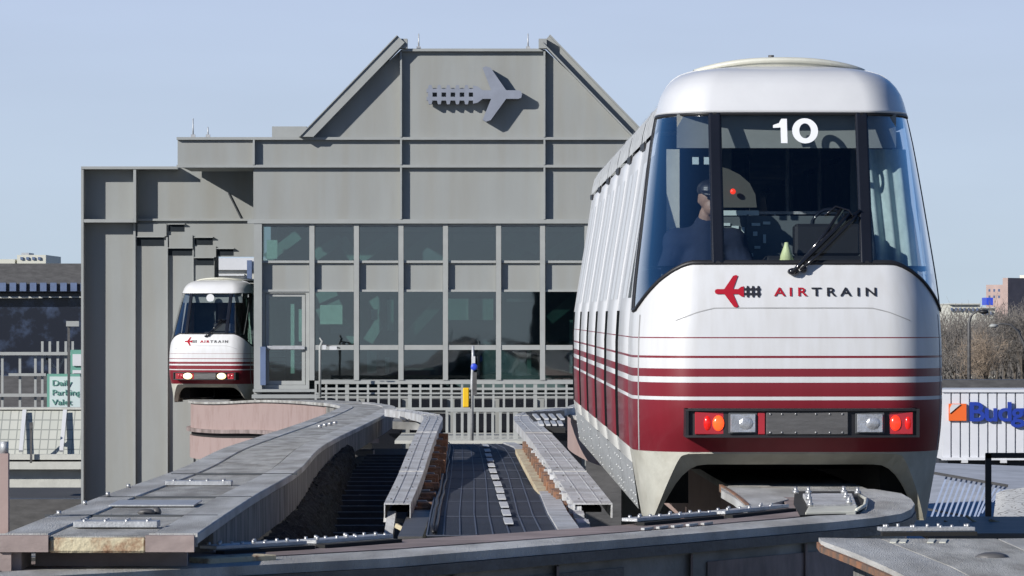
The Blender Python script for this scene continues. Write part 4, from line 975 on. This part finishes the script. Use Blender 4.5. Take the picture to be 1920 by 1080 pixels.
for i, (x, y) in enumerate(marks):
    w_ = 8+i*.35; h_ = 2.2+i*.25
    mb = MB(); mb.slab([on(x-w_*.8,y-h_,.022), on(x+w_*.5,y-h_,.022), on(x+w_*.8,y+h_,.022), on(x-w_*.5,y+h_,.022)][::-1], .008); gw(mb, 'white_mark', M['mark'], gK)
mb = MB(); random.seed(21)
for off, r_ in ((.04,.012),(.075,.009)):
    mb.tube([a.lerp(b_, off+random.uniform(-.008,.012))+Vector((0,0,.02)) for a, b_ in zip(smooth_path(Ld,3), smooth_path(Rd,3))], r_, 5)
gw(mb, 'cables', M['black'], gK)
# light kerb right of grating
K1 = [(946,828),(962,832),(985,848),(1010,880),(1030,920),(1045,950),(1080,1000)]
mb = ribbon([on(x+1,y,.02) for x, y in Rp], [on(x+22+(y-832)*.12,y,.02) for x, y in Rp], -.12, 0); gw(mb, 'right_kerb', M['tray'], gK)
mb = MB(); p = Ld[3]; 
for y in (28, 48): mb.box(-.55,.05,y,y+.4,0,ZC+z_of(y)-.07)
gw(mb, 'pier', M['concrete'], gK)

def tray(path, wl, name_label, endpost):
    r = empty('cable_tray', (path[0].x, path[0].y, 0), name_label, 'cable tray', 'galvanised cable trays beside the walkway')
    P = smooth_path(path, 5); n = len(P); sc = [lerp(wl[0], wl[1], i/(n-1)) for i in range(n)]
    mb = MB(); sweep(mb, P, -.5, .5, -.008, 0, sc=sc); gw(mb, 'cover', M['tray'], r)
    mb = MB(); sweep(mb, P, -.5, -.46, -.10, -.009, sc=sc); gw(mb, 'side_lip', M['tray'], r)
    mb = MB(); sweep(mb, P, .46, .5, -.10, -.009, sc=sc); gw(mb, 'side_lip', M['tray'], r)
    mb = MB(); sweep(mb, P[1:], -.3, .3, -.09, -.06, sc=sc[1:]); gw(mb, 'cable', M['under'], r)
    mb = MB()
    for off in (-.2, .2):
        sweep(mb, P, off-.015, off+.015, 0, .004, sc=sc)
    for i in range(6, n-1, 11): 
        p = P[i]; mb.bar(p+Vector((-.5*sc[i],0,.004)), p+Vector((.5*sc[i],0,.004)), .02, .01)
    gw(mb, 'cover_ribs', M['tray'], r)
    mb = MB(); bolts(mb, [P[i]+Vector((.3*sc[i]*s,0,.0)) for i in range(1, n, 2) for s in (-1, 1)], .008); gw(mb, 'bolts', M['charsteel'], r)
    return r, P
def TP(px, py, Y): return at(px, py, Y)
pathT1 = [TP(745,944,29), TP(768,893,33), TP(782,855,37), TP(795,822,42), TP(806,797,47), TP(812,783,51), TP(800,776,54), TP(770,771,57), TP(738,767,59)]
t1, P1 = tray(pathT1, (.185,.26), 'pale grey cable tray left of the dark walkway, open end above a slim support', True)
mb = MB(); mb.bar(at(728,1012,28.8), at(735,965,29.1), .06, .06); mb.bar(at(722,975,29.1), at(775,978,29.3), .03, .03); gw(mb, 'support', M['tray'], t1)
mb = MB(); mb.bar(at(742,985,28.7), at(785,1008,28.6), .018, .03); gw(mb, 'brace', M['rustcream'], t1)
pathT2 = [TP(1112,944,29), TP(1075,893,33), TP(1045,855,37), TP(1018,822,42), TP(997,800,47), TP(984,786,51), TP(990,776,54), TP(1020,770,57), TP(1062,764,60)]
t2, P2 = tray(pathT2, (.27,.27), 'wide pale grey cable tray right of the walkway, open end near the train', True)
mb = MB(); mb.bar(at(1090,985,28.8), at(1076,955,29.1), .04, .06); mb.bar(at(1080,975,29), at(1112,1000,28.6), .03, .03); gw(mb, 'support', M['tray'], t2)
# rusty brackets along both trays
def brackets(mains, label, right):
    r = empty('bracket_row', (mains[0][0], mains[0][1], 0), label, 'brackets')
    A_ = [at(x, y, Y) for x, y, Y in mains]; P = smooth_path(A_, 5)
    mb = MB(); sweep(mb, P, -.05, .03, -.20, -.15); gw(mb, 'rusty_rail', M['rust'] if not right else M['rustcream'], r)
    random.seed(3)
    for i in range(0, len(P)-1):
        p = P[i].lerp(P[i+1], .5); j = random.uniform(.8, 1.2)
        if right:
            mb = MB(); mb.box(p.x+.02, p.x+.085*j, p.y-.22*j, p.y+.12, p.z-.17, p.z-.07*j); gw(mb, 'bracket', M['rust'], r, bevel=.006)
            mb = MB(); mb.box(p.x+.07*j, p.x+.15, p.y-.28*j, p.y+.16*j, p.z-.10, p.z-.07+.015*(i%3)); gw(mb, 'cover_plate', M['tray'], r, bevel=.004)
        else:
            if i % 2 == 0:
                mb = MB(); mb.box(p.x-.03, p.x+.09*j, p.y-.06, p.y+.06, p.z-.10, p.z+.02); mb.box(p.x-.10, p.x+.05, p.y-.10, p.y-.05, p.z-.06, p.z-.01); gw(mb, 'bracket', M['rust'], r, bevel=.006)
            else:
                mb = MB(); mb.box(p.x-.08, p.x+.03*j, p.y-.08, p.y+.10, p.z-.12, p.z-.0); gw(mb, 'bracket', M['charsteel'], r, bevel=.006)
    return r
brackets([(790,950,30),(803,905,34),(812,870,37.5),(820,838,42),(826,810,47)], 'row of orange rusted brackets along the left edge of the walkway', False)
brackets([(1070,985,26.6),(1052,940,29),(1030,900,31.5),(1008,865,35),(990,838,39),(975,815,44)], 'stepped row of rusted brackets and pale plates along the right edge of the walkway', True)
mb = MB(); 
P = smooth_path([at(775,1000,27),at(790,960,29.4),at(802,915,33.6),(at(812,880,37))],4); sweep(mb, P, -.10, .06, -.3, -.02); o = mb.build('side_girder', M['charsteel']); tag(o, 'dark grimy girder under the left cable tray', 'girder')
# finger joint box near the far end
jb = empty('expansion_joint', at(1030,785,50), 'black and white finger expansion joint at the far end of the right cable tray', 'joint')
mb = MB(); a = [ontoz(x, y, -1.27) for x, y in ((985,772),(1058,770),(1060,802),(1010,800))]; mb.slab(a[::-1], .06); gw(mb, 'base', M['under'], jb)
mb = MB()
for i in range(4):
    mb.bar(ontoz(1002+i*15,777,-1.25), ontoz(1010+i*15,786,-1.25), .05, .02); mb.bar(ontoz(1012+i*12,790,-1.25), ontoz(1016+i*12,797,-1.25), .05, .02)
gw(mb, 'finger_teeth', M['white'], jb)
jb2 = empty('expansion_joint', at(775,783,55), 'small finger joint between the left beam and the far bend of the left tray', 'joint')
mb = MB(); a = [ontoz(x, y, -1.42) for x, y in ((742,776),(800,779),(800,793),(736,790))]; mb.slab(a[::-1], .1); gw(mb, 'base', M['websteel'], jb2)
mb = MB(); 
for i in range(4): mb.bar(ontoz(752+i*12,781,-1.40), ontoz(758+i*12,788,-1.40), .05, .02)
gw(mb, 'finger_teeth', M['charsteel'], jb2)
# trough between left beam and left tray: dark ties and cables
tg = empty('cable_trough', (-1.1, 30, 0), 'dark sooty trough of ties and cables between the left beam and the left tray', 'trough')
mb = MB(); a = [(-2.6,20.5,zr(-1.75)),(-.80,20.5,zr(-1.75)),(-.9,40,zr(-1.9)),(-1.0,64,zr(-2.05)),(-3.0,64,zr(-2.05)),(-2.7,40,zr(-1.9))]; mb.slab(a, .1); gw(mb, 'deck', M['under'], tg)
for y in srange(23, 54, 24):
    c = lerp(-1.2, -1.55, (y-23)/31); mb = MB(); mb.box(c-.33, c+.30, y, y+.14, zr(-1.74-.006*(y-23)), zr(-1.62-.006*(y-23))); gw(mb, 'tie', M['grate'], tg)
mb = MB(); random.seed(9)
for kx in range(7):
    x0 = -1.50+.04*kx; mb.tube([(x0-.008*(y-23)+random.uniform(-.012,.012), y, zr(-1.70-.006*(y-23)+random.uniform(-.02,.03))) for y in srange(23,54,60)], .016, 5)
gw(mb, 'cables', M['black'], tg)
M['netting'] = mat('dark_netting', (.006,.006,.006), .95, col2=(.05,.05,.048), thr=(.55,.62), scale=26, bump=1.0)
random.seed(31); mb = MB(); P = []
for y in srange(22.5, 50, 260):
    xr = pl([22,30,40,50],[-1.50,-1.56,-1.80,-1.95], y); k_ = pl([22,30,50],[.34,.30,.10], y)
    P.append([(xr+k_*t*1.1+random.uniform(-.02,.02), y, zr(-1.36-.006*(y-23))-.45*t*t+random.uniform(-.018,.018)) for t in srange(0,1,14)])
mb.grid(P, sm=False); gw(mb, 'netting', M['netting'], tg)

# ------------------------------------------------------------------ left background
# viaduct parapet
vp_ = empty('viaduct', at(0, 860, 140), 'pale concrete viaduct with a panelled parapet at the left edge', 'viaduct'); 
def vpart(mb, name, m, **k): return gw(mb, name, m, vp_, **k)
mb = MB(); a = at(-300,765,141); b2 = at(400,765,141); 
mb.add([at(-300,768,140.9), at(400,768,140.9), at(400,852,139.6), at(-300,852,139.6), at(-300,768,141.4), at(400,768,141.4), at(400,852,141.4), at(-300,852,141.4)], [(0,1,2,3),(4,5,6,7)[::-1],(0,1,5,4),(3,2,6,7)])
M['parapet'] = mat('parapet', (.44, .45, .40), .85, var=.08, scale=2)
nn = M['parapet'].node_tree; bt = nn.nodes.new('ShaderNodeTexBrick'); bt.inputs['Scale'].default_value = 1; bt.offset = 0
bt.inputs['Color1'].default_value = (.45,.455,.41,1); bt.inputs['Color2'].default_value = (.42,.43,.385,1); bt.inputs['Mortar'].default_value = (.24,.25,.23,1)
bt.inputs['Brick Width'].default_value = .27; bt.inputs['Row Height'].default_value = .32; bt.inputs['Mortar Size'].default_value = .02
t_ = nn.nodes.new('ShaderNodeTexCoord'); sp_ = nn.nodes.new('ShaderNodeSeparateXYZ'); cb_ = nn.nodes.new('ShaderNodeCombineXYZ')
nn.links.new(t_.outputs['Object'], sp_.inputs[0]); nn.links.new(sp_.outputs['X'], cb_.inputs['X']); nn.links.new(sp_.outputs['Z'], cb_.inputs['Y']); nn.links.new(cb_.outputs[0], bt.inputs['Vector'])
nn.links.new(bt.outputs['Color'], nn.nodes['Principled BSDF'].inputs['Base Color'])
vpart(mb, 'parapet', M['parapet'])
mb = MB(); mb.pbox(-300, 852, 400, 862, 139.2, 3); mb.pbox(-300, 866, 400, 880, 139.0, 3); vpart(mb, 'ledge', M['concrete'])
mb = MB(); mb.pbox(-300, 880, 400, 914, 139.5, 6); vpart(mb, 'fascia', M['concrete'])
mb = MB(); mb.pbox(-300, 764, 400, 768, 140.8, .7); vpart(mb, 'coping', M['concrete'])
for px in (-40, 42, 118, 200):
    mb = MB(); mb.bar(at(px-3,846,139.3), at(px+4,770,140.7), .13, .1); vpart(mb, 'buttress', M['white'])
mb = MB(); mb.pbox(56, 800, 60, 868, 139.0, .1); mb.pbox(55, 792, 61, 804, 138.9, .12); vpart(mb, 'lamp_fitting', M['charsteel'])
mb = MB(); mb.pbox(-280, 914, -200, 1100, 140, 2); mb.pbox(220, 914, 300, 1100, 140, 2); vpart(mb, 'pier', M['concrete'])
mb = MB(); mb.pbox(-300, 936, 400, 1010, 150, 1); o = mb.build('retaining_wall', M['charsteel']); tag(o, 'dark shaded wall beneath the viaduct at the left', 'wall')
# pink post
pp = empty('steel_post', at(8, 1000, 21), 'faded pink steel post with a grey cap at the far left edge', 'post')
mb = MB(); mb.box(-.023,.023,-.03,.03,-1.2,(1000-850)*21/F); mb.build('shaft', M['pink'], pp)
mb = MB(); mb.tube([(0,0,(1000-850)*21/F),(0,0,(1000-828)*21/F)], .022, 8); mb.build('cap', M['steel'], pp)
# dark office building
ob = empty('office_building', at(60, 700, 260), 'long dark glazed building with a flat roof behind the viaduct', 'building')
mb = MB(); mb.pbox(-400, 494, 300, 548, 260, 20); gw(mb, 'roof_band', M['charsteel'], ob)
M['bwin'] = mat('dark_windows', (.012,.014,.022), .25, col2=(.05,.07,.12), thr=(.5,.7), scale=.8)
mb = MB(); mb.pbox(-400, 549, 300, 760, 261, 18); gw(mb, 'wall', M['bwin'], ob)
mb = MB(); mb.pbox(-400, 556, 80, 559, 260.2, .6); mb.pbox(80, 556, 300, 558, 260.2, .6); gw(mb, 'ledge', M['concrete'], ob)
for i in range(12):
    px = -20+i*19; 
    mb = MB(); mb.pbox(px, 530, px+12, 546, 259.6, .3); gw(mb, 'window', M['bluegrey'], ob)
for (x0, x1, y0, lab) in ((-60,28,486,'low far white building at the left edge of the skyline'),(32,86,478,'low far cream building just left of the grey station wing')):
    r = empty('distant_building', at((x0+x1)/2, 494, 900), lab, 'building', 'pale buildings on the left skyline')
    mb = MB(); mb.pbox(x0, y0, x1, 560, 900, 30); gw(mb, 'wall', M['cream'], r)
    mb = MB(); mb.pbox(x0+8, y0-4, x0+22, y0, 905, 10); gw(mb, 'roof_unit', M['steel'], r)
    for j in range(4):
        mb = MB(); mb.pbox(x0+6+j*11, y0+4, x0+11+j*11, y0+9, 899.6, .5); gw(mb, 'window', M['bluegrey'], r)
# white pipe frame
fr = empty('scaffold', at(70, 765, 170), 'pale pipe framework standing behind the viaduct parapet', 'framework')
for r_ in ((-60,660,150,666),(16,700,86,705),(-60,738,90,744)):
    mb = MB(); mb.pbox(*r_, 170, .12); gw(mb, 'rail', M['frame'], fr)
for px in (-40,2,35,64,77,91,106,121,134):
    mb = MB(); mb.pbox(px, 640 if px > 70 else 662, px+4.5, 766, 170.2, .1); gw(mb, 'upright', M['frame'], fr)
for (x0, y0, x1, y1) in ((80,690,92,665),(108,695,122,668),(84,668,104,690)):
    mb = MB(); mb.bar(at(x0,y0,170.4), at(x1,y1,170.4), .08); gw(mb, 'brace', M['frame'], fr)
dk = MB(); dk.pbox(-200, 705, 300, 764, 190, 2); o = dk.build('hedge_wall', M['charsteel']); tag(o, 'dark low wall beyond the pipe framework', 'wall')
# signs
sg = empty('parking_sign', at(130, 765, 160), 'pale parking sign with green border and green lettering beside the station wing', 'sign')
kk = 160/F
mb = MB(); mb.pbox(88, 701, 220, 768, 160, .1); gw(mb, 'border', M['green'], sg)
mb = MB(); mb.pbox(93, 706, 215, 768, 159.93, .06); gw(mb, 'panel', M['signwhite'], sg)
for ln, txt in enumerate(('Daily', 'Parking', 'Valet')):
    me = text_mesh(txt, 11*kk, 1.2, extrude=.01); p = at(97, 723+ln*18, 159.9)
    o = text_obj('lettering', me, M['green'], None, lambda x, y, z: Vector((p.x+x, p.y-z, p.z+y))); localise(o, sg)
sg2 = empty('parking_sign', at(142, 701, 158), 'small green and white sign panel above the parking sign', 'sign')
mb = MB(); mb.pbox(132, 656, 170, 700, 158, .1); gw(mb, 'panel', M['green'], sg2)
mb = MB(); mb.pbox(136, 664, 166, 686, 157.9, .06); mb.pbox(136, 694, 166, 700, 157.9, .06); gw(mb, 'white_field', M['white'], sg2)
mb = MB(); mb.pbox(150, 700, 153, 770, 158.2, .1); gw(mb, 'leg', M['steel'], sg2)
lp_ = empty('street_lamp', at(129, 770, 155), 'dark slim lamp post with a small box, just left of the station wing', 'street lamp')
mb = MB(); mb.pbox(126.5, 602, 131, 768, 155, .1); gw(mb, 'pole', M['charsteel'], lp_)
mb = MB(); mb.pbox(124, 602, 148, 612, 154.8, .3); gw(mb, 'lamp_head', M['frame'], lp_)

# white building seen through the passage
wb = empty('distant_building', at(450, 700, 300), 'white building seen through the passage above the small train', 'building')
mb = MB(); mb.pbox(398, 484, 520, 506, 300, 12); gw(mb, 'parapet', M['white'], wb)
mb = MB(); mb.pbox(398, 506, 520, 760, 300.4, 10); gw(mb, 'wall', M['concrete'], wb)
mb = MB()
for j in range(4): mb.pbox(400, 514+j*9, 458, 517+j*9, 300.1, .3)
gw(mb, 'louver', M['white'], wb)
mb = MB(); mb.pbox(463, 488, 472, 530, 299.5, .4); gw(mb, 'downpipe', M['bluegrey'], wb)

# ------------------------------------------------------------------ right background
tb = empty('cargo_trailer', at(1900, 866, 210)-Vector((0,0,1.1)), 'white corrugated trailer with blue lettering and an orange square, parked at the right', 'trailer')
kt = 210/F
M['cwhite'] = mat('trailer_white', (.60,.61,.64), .5, var=.05, scale=.8)
mb = MB(); X0, X1 = (1768-960)*kt, (2080-960)*kt; zb_, zt_ = ZC-(862-590)*kt, ZC-(731-590)*kt; pitch = 17.2*kt; x = X0; P = []
while x < X1: 
    P += [(x, 210), (x+pitch*.82, 210), (x+pitch*.86, 210.16), (x+pitch*.96, 210.16)]; x += pitch
mb.grid([[(a, y, zb_+.12) for a, y in P], [(a, y, zt_-.12) for a, y in P]], sm=False); mb.box(X0, X1, 210.3, 216, zb_, zt_); mb.box(X0-.05, X1, 209.9, 210.3, zt_-.12, zt_+.02); mb.box(X0-.05, X1, 209.9, 210.3, zb_-.02, zb_+.12)
gw(mb, 'cargo_box', M['cwhite'], tb)
M['orange'] = mat('orange', (.75,.13,.02), .5, var=.03)
mb = MB(); mb.prism([(at(x,y,209.85).x, at(x,y,209.85).z) for x, y in ((1779,757),(1812,757),(1812,789),(1779,789))], 209.85, 209.97); sqr = gw(mb, 'orange_square', M['orange'], tb)
mb = MB(); mb.prism([(at(x,y,209.8).x, at(x,y,209.8).z) for x, y in ((1785,758),(1801,758),(1781,775),(1781,765))], 209.78, 209.84); gw(mb, 'white_slash', M['white'], tb)
me = text_mesh('Budget', 36*kt, 1.12, spacing=.92, bold=.03, extrude=.05); p = at(1815, 789, 209.85)
M['budgetblue'] = mat('lettering_blue', (.012,.04,.30), .5, var=.03)
o = text_obj('lettering', me, M['budgetblue'], None, lambda x, y, z: Vector((p.x+x, p.y-z, p.z+y))); localise(o, tb)
for px in (1800, 1830, 1885, 1960, 2030):
    mb = MB(); c = at(px, 866, 210.6); mb.tube([(c.x, 210.3, .5), (c.x, 210.7, .5)], .5, 14); gw(mb, 'wheel', M['black'], tb)
mb = MB(); mb.box(X0+.3, X1-.3, 210.4, 215, zb_-.35, zb_-.02); gw(mb, 'chassis', M['black'], tb)
mb = MB(); 
for px in (1803, 1876):
    mb = MB(); mb.pbox(px, 862, px+12, 868, 209.8, .3); gw(mb, 'marker_light', M['white'], tb)
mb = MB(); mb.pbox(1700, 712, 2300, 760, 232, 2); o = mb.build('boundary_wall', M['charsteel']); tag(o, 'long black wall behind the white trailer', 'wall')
# bank with bluish shade put into its colour, slats below the trailer
M['bank'] = mat('shaded_bank', (.36,.38,.42), .9, var=.2, scale=.7, bump=.4)
mb = MB(); mb.add([at(1700,866,150), at(2100,880,150), at(2100,1040,110), at(1700,1060,110), at(1700,866,150)+Vector((0,0,-3)), at(2100,880,150)+Vector((0,0,-3)), at(2100,1040,110)+Vector((0,0,-3)), at(1700,1060,110)+Vector((0,0,-3))], [(0,1,2,3),(7,6,5,4),(0,1,5,4),(1,2,6,5),(2,3,7,6),(3,0,4,7)])
o = mb.build('embankment', M['bank']); tag(o, kind='structure')
sf = empty('slatted_screen', at(1830, 990, 75), 'row of slanted blue grey slats beside the near train, below the trailer', 'screen')
M['slat'] = mat('slat_blue', (.30,.36,.50), .6, var=.1)
for i in range(13):
    x = 1752+i*9.5; yt = 890+(x-1760)*.16; 
    mb = MB(); mb.bar(at(x-6, yt+82-(i>8)*(i-8)*12, 75), at(x+24, yt+2, 75), .045, .03); gw(mb, 'slat', M['slat'], sf)
mb = MB(); mb.bar(at(1740,885,74.9), at(1890,911,74.9), .05, .05); mb.bar(at(1740,955,75.1), at(1850,975,75.1), .04, .04); gw(mb, 'rail', M['charsteel'], sf)
M['rock'] = mat('cracked_rock', (.50,.50,.48), .9, var=.15, scale=4, bump=.6)
nn = M['rock'].node_tree; vo = nn.nodes.new('ShaderNodeTexVoronoi'); vo.feature = 'DISTANCE_TO_EDGE'; vo.inputs['Scale'].default_value = 4.5
cr = nn.nodes.new('ShaderNodeValToRGB'); cr.color_ramp.elements[0].position = .01; cr.color_ramp.elements[1].position = .05; cr.color_ramp.elements[0].color = (.12,.11,.1,1); cr.color_ramp.elements[1].color = (.55,.55,.53,1)
t_ = nn.nodes.new('ShaderNodeTexCoord'); nn.links.new(t_.outputs['Object'], vo.inputs['Vector']); nn.links.new(vo.outputs[0], cr.inputs[0]); nn.links.new(cr.outputs[0], nn.nodes['Principled BSDF'].inputs['Base Color'])
mb = MB(); P = []
for i in range(9):
    row = []
    for j in range(12):
        px = lerp(1858, 1990, j/11); yt = lerp(912, 912, j/11)+14*math.exp(-j*.5)+random.uniform(-2,2); py = lerp(yt, 1015, i/8); row.append(at(px+ (8-i)*1.2, py, 60+(8-i)*1.2+random.uniform(-.1,.1)))
    P.append(row)
mb.grid(P); mb.grid([[p+Vector((0,2,-2)) for p in r] for r in P]); o = mb.build('rock_pile', M['rock']); o.location = (0,0,0); tag(o, 'pale cracked rocks at the right edge behind the black frame', 'rocks')
# black rail frame
bf = empty('black_frame', at(1853, 1004, 40), 'square black steel frame with one post, at the right edge', 'frame')
mb = MB(); mb.bar(at(1853,1002,40), at(1853,851,40), .055, .055); mb.bar(at(2010,1002,40), at(2010,851,40), .055, .055); gw(mb, 'post', M['black'], bf)
mb = MB(); mb.bar(at(1848,854,40), at(2015,854,40), .055, .05); gw(mb, 'top_rail', M['black'], bf)
mb = MB(); random.seed(5)
for i in range(7): 
    x = 1770+i*14; mb.tube([at(x,975+random.uniform(-8,8),38), at(x+25,985+random.uniform(-8,8),38), at(x+45,1003,38)], .012, 5)
o = mb.build('cable_bundle', M['rustcream']); tag(o, 'loose bundle of thin cables on the ground behind the bottom right joint', 'cables')
mb = MB(); mb.pbox(1740, 1000, 2100, 1012, 36, 3); o = mb.build('service_ledge', M['charsteel']); tag(o, 'dark ledge carrying the black frame and cables', 'ledge')
# brick building
bb = empty('brick_building', at(1890, 620, 700), 'large pinkish brick building with a tower on the right skyline', 'building')
def rotbox(x0, x1, ytop, depth, Y, ang, m, name, ybot=640):
    a = at(x0, ybot, Y); b2 = at(x1, ytop, Y); mb = MB(); w = b2.x-a.x; h = b2.z-a.z
    pts = [(0,0),(w*math.cos(ang),-w*math.sin(ang)),(w*math.cos(ang)+depth*math.sin(ang),-w*math.sin(ang)+depth*math.cos(ang)),(depth*math.sin(ang),depth*math.cos(ang))]
    vs = [(a.x+x, Y+y, a.z) for x, y in pts]+[(a.x+x, Y+y, b2.z) for x, y in pts]
    mb.add(vs, [(0,3,2,1),(4,5,6,7),(0,1,5,4),(1,2,6,5),(2,3,7,6),(3,0,4,7)]); return gw(mb, name, m, bb)
rotbox(1849, 1884, 534, 9, 700, R(35), M['brick'], 'wall'); rotbox(1880, 1891, 521, 14, 698, R(35), M['brick'], 'tower'); rotbox(1884, 1960, 535, 10, 712, R(35), M['brick'], 'wall'); rotbox(1912, 1930, 516, 6, 705, R(35), M['cream'], 'tower')
mb = MB()
for i in range(3):
    for j in range(2):
        mb = MB(); mb.pbox(1854+i*9, 542+j*12, 1857+i*9, 547+j*12, 693, .5); gw(mb, 'window', M['bluegrey'], bb)
mb = MB(); mb.pbox(1850, 558, 1862, 572, 600, 6); gw(mb, 'annex', M['blue'], bb)
for (x0, x1, y0, y1, lab) in ((1780,1838,571,600,'long low white building on the right skyline'),(1838,1866,578,700,'cream block standing between bare trees and street lamp')):
    r = empty('distant_building', at((x0+x1)/2, 640, 560), lab, 'building', 'pale buildings on the right skyline')
    mb = MB(); mb.pbox(x0, y0, x1, 720, 560, 15); gw(mb, 'wall', M['cream'], r)
    mb = MB(); mb.pbox(x0-1, y0-2, x1+1, y0, 559.5, 16); gw(mb, 'roof', M['concrete'], r)
    for j in range(int((x1-x0)/8)):
        mb = MB(); mb.pbox(x0+3+j*8, y0+6, x0+6+j*8, y0+12, 559.6, .3); gw(mb, 'window', M['bluegrey'], r)
# street lamps (cobra heads)
def cobra(px, py, arm, Y, lab, h0=712):
    r = empty('street_lamp', (at(px, 0, Y).x, Y, 0), lab, 'street lamp', 'street lamps on the right'); k = Y/F
    H = ZC-(py-590)*k; s = arm
    mb = MB(); mb.tube([(0,0,0),(0,0,H-22*k),(s*3*k,0,H-10*k),(s*9*k,0,H-3*k),(s*16*k,0,H),(s*24*k,0,H)], [.14,.10,.09,.08,.06,.06], 7); mb.build('pole', M['charsteel'], r)
    mb = MB(); mb.sphere((s*28*k,0,H-.02), 1, 7, sc=(.30,.2,.14)); mb.build('lamp_head', M['black'], r)
cobra(1817, 584, 1, 260, 'street lamp with its arm bending right, just beyond the train')
r = empty('street_lamp', (at(1926,0,240).x, 240, 0), 'street lamp with a long arm arching left from beyond the right edge', 'street lamp', 'street lamps on the right'); k = 240/F
mb = MB(); z0 = lambda y: ZC-(y-590)*k
mb.tube([(.0,0,0),(0,0,z0(680)),(-4*k,0,z0(650)),(-16*k,0,z0(622)),(-32*k,0,z0(609)),(-50*k,0,z0(607)),(-60*k,0,z0(610))], [.14,.1,.09,.08,.07,.06,.05], 7); mb.build('pole', M['charsteel'], r)
mb = MB(); mb.sphere((-63*k,0,z0(611)), 1, 6, sc=(.25,.2,.12)); mb.build('lamp_head', M['frame'], r)
# bare trees
M['bark'] = mat('bark', (.10,.085,.07), .95, var=.2)
M['twig'] = mat('twigs', (.165,.15,.135), .95, var=.3, scale=.6)
M['twigtan'] = mat('tan_twigs', (.25,.195,.145), .95, var=.3, scale=.6)
M['evergreen'] = mat('evergreen', (.05,.065,.035), .95, var=.4, scale=1)
def tree_mesh(seed, H, W, n=2600):
    rnd = random.Random(seed); tr = MB(); tw = MB()
    tr.tube([(0,0,0),(rnd.uniform(-.2,.2),0,H*.3),(rnd.uniform(-.3,.3),0,H*.55)], [H*.022,H*.016,H*.01], 6)
    tips = []
    for i in range(16):
        a = rnd.uniform(0, 2*math.pi); z = rnd.uniform(.2,.5)*H; L = rnd.uniform(.5,1)
        e = Vector((math.cos(a)*W*.45*L, math.sin(a)*W*.45*L, z+H*rnd.uniform(.15,.5))); m_ = Vector((e.x*.4, e.y*.4, lerp(z, e.z, .6)))
        tr.tube([(0,0,z), m_, e], [H*.008,H*.005,H*.002], 4); tips += [m_, e, (m_+e)/2]
    for i in range(n):
        t = rnd.choice(tips); d = Vector((rnd.gauss(0,1), rnd.gauss(0,1), rnd.gauss(.5,.8))).normalized()*rnd.uniform(.5,1.6)*H*.09
        s0 = Vector(t)+Vector((rnd.gauss(0,1)*W*.08, rnd.gauss(0,1)*W*.08, rnd.gauss(0,1)*H*.07)); w = Vector((rnd.uniform(-1,1), rnd.uniform(-.5,.5), rnd.uniform(-.5,.5))).normalized()*H*.0022
        tw.add([s0-w, s0+w, s0+d+w*.3, s0+d-w*.3], [(0,1,2,3)])
    return tr, tw
protos = []
for sd in range(3):
    a, b2 = tree_mesh(sd, 10, 7.5); A_ = a.build('trunk', M['bark']); B_ = b2.build('crown', M['twig'], recalc=False); protos.append((A_, B_))
spots = [(1788,600,420,0),(1802,594,450,1),(1812,615,400,2),(1834,612,430,1),(1850,634,380,0),(1868,600,470,2),(1884,592,440,0),(1902,580,450,1),(1918,586,430,2),(1935,590,440,0)]
labs = ['bare grey tree nearest the side of the train','bare tree left of the bending street lamp','small bare tree below the bending lamp','bare tree right of the bending lamp pole','round tan tree crown in the middle of the bare trees','bare tree behind the tan crown','bare tree below the brick tower','tall bare tree under the blue shaded wall of the brick building','bare tree at the right edge beneath the skyline','bare tree just beyond the right edge of the bare tree row']
for i, ((px, py, Y, pi), lab) in enumerate(zip(spots, labs)):
    r = empty('bare_tree', (at(px,0,Y).x, Y, 0), lab, 'tree', 'bare winter trees on the right')
    H = ZC-(py-590)*Y/F; s = H/9.0; tan = i == 4
    for src, nm in zip(protos[pi], ('trunk','crown')):
        o = src.copy(); o.data = src.data.copy() if tan else src.data; C.objects.link(o); o.parent = r; o.name = nm
        o.scale = (s*(1.15 if tan else 1), s, s); o.rotation_euler.z = i*1.3
        if tan and nm == 'crown': o.data.materials[0] = M['twigtan']
for a, b2 in protos: bpy.data.objects.remove(a); bpy.data.objects.remove(b2)
mb = MB(); random.seed(12)
for i in range(9000):
    x = random.uniform(42, 70); z = random.betavariate(1.3, 2.2)*9; y = 520+random.uniform(-12,12); d = Vector((random.gauss(0,.5), 0, random.uniform(.6,1.6))); w = .05
    mb.add([(x-w,y,z),(x+w,y,z),(x+d.x+w*.4,y,z+d.z),(x+d.x-w*.4,y,z+d.z)], [(0,1,2,3)])
o = mb.build('brushwood', M['twig'], recalc=False); tag(o, 'dense bare brush filling the background below the skyline', 'brush', kind='stuff')
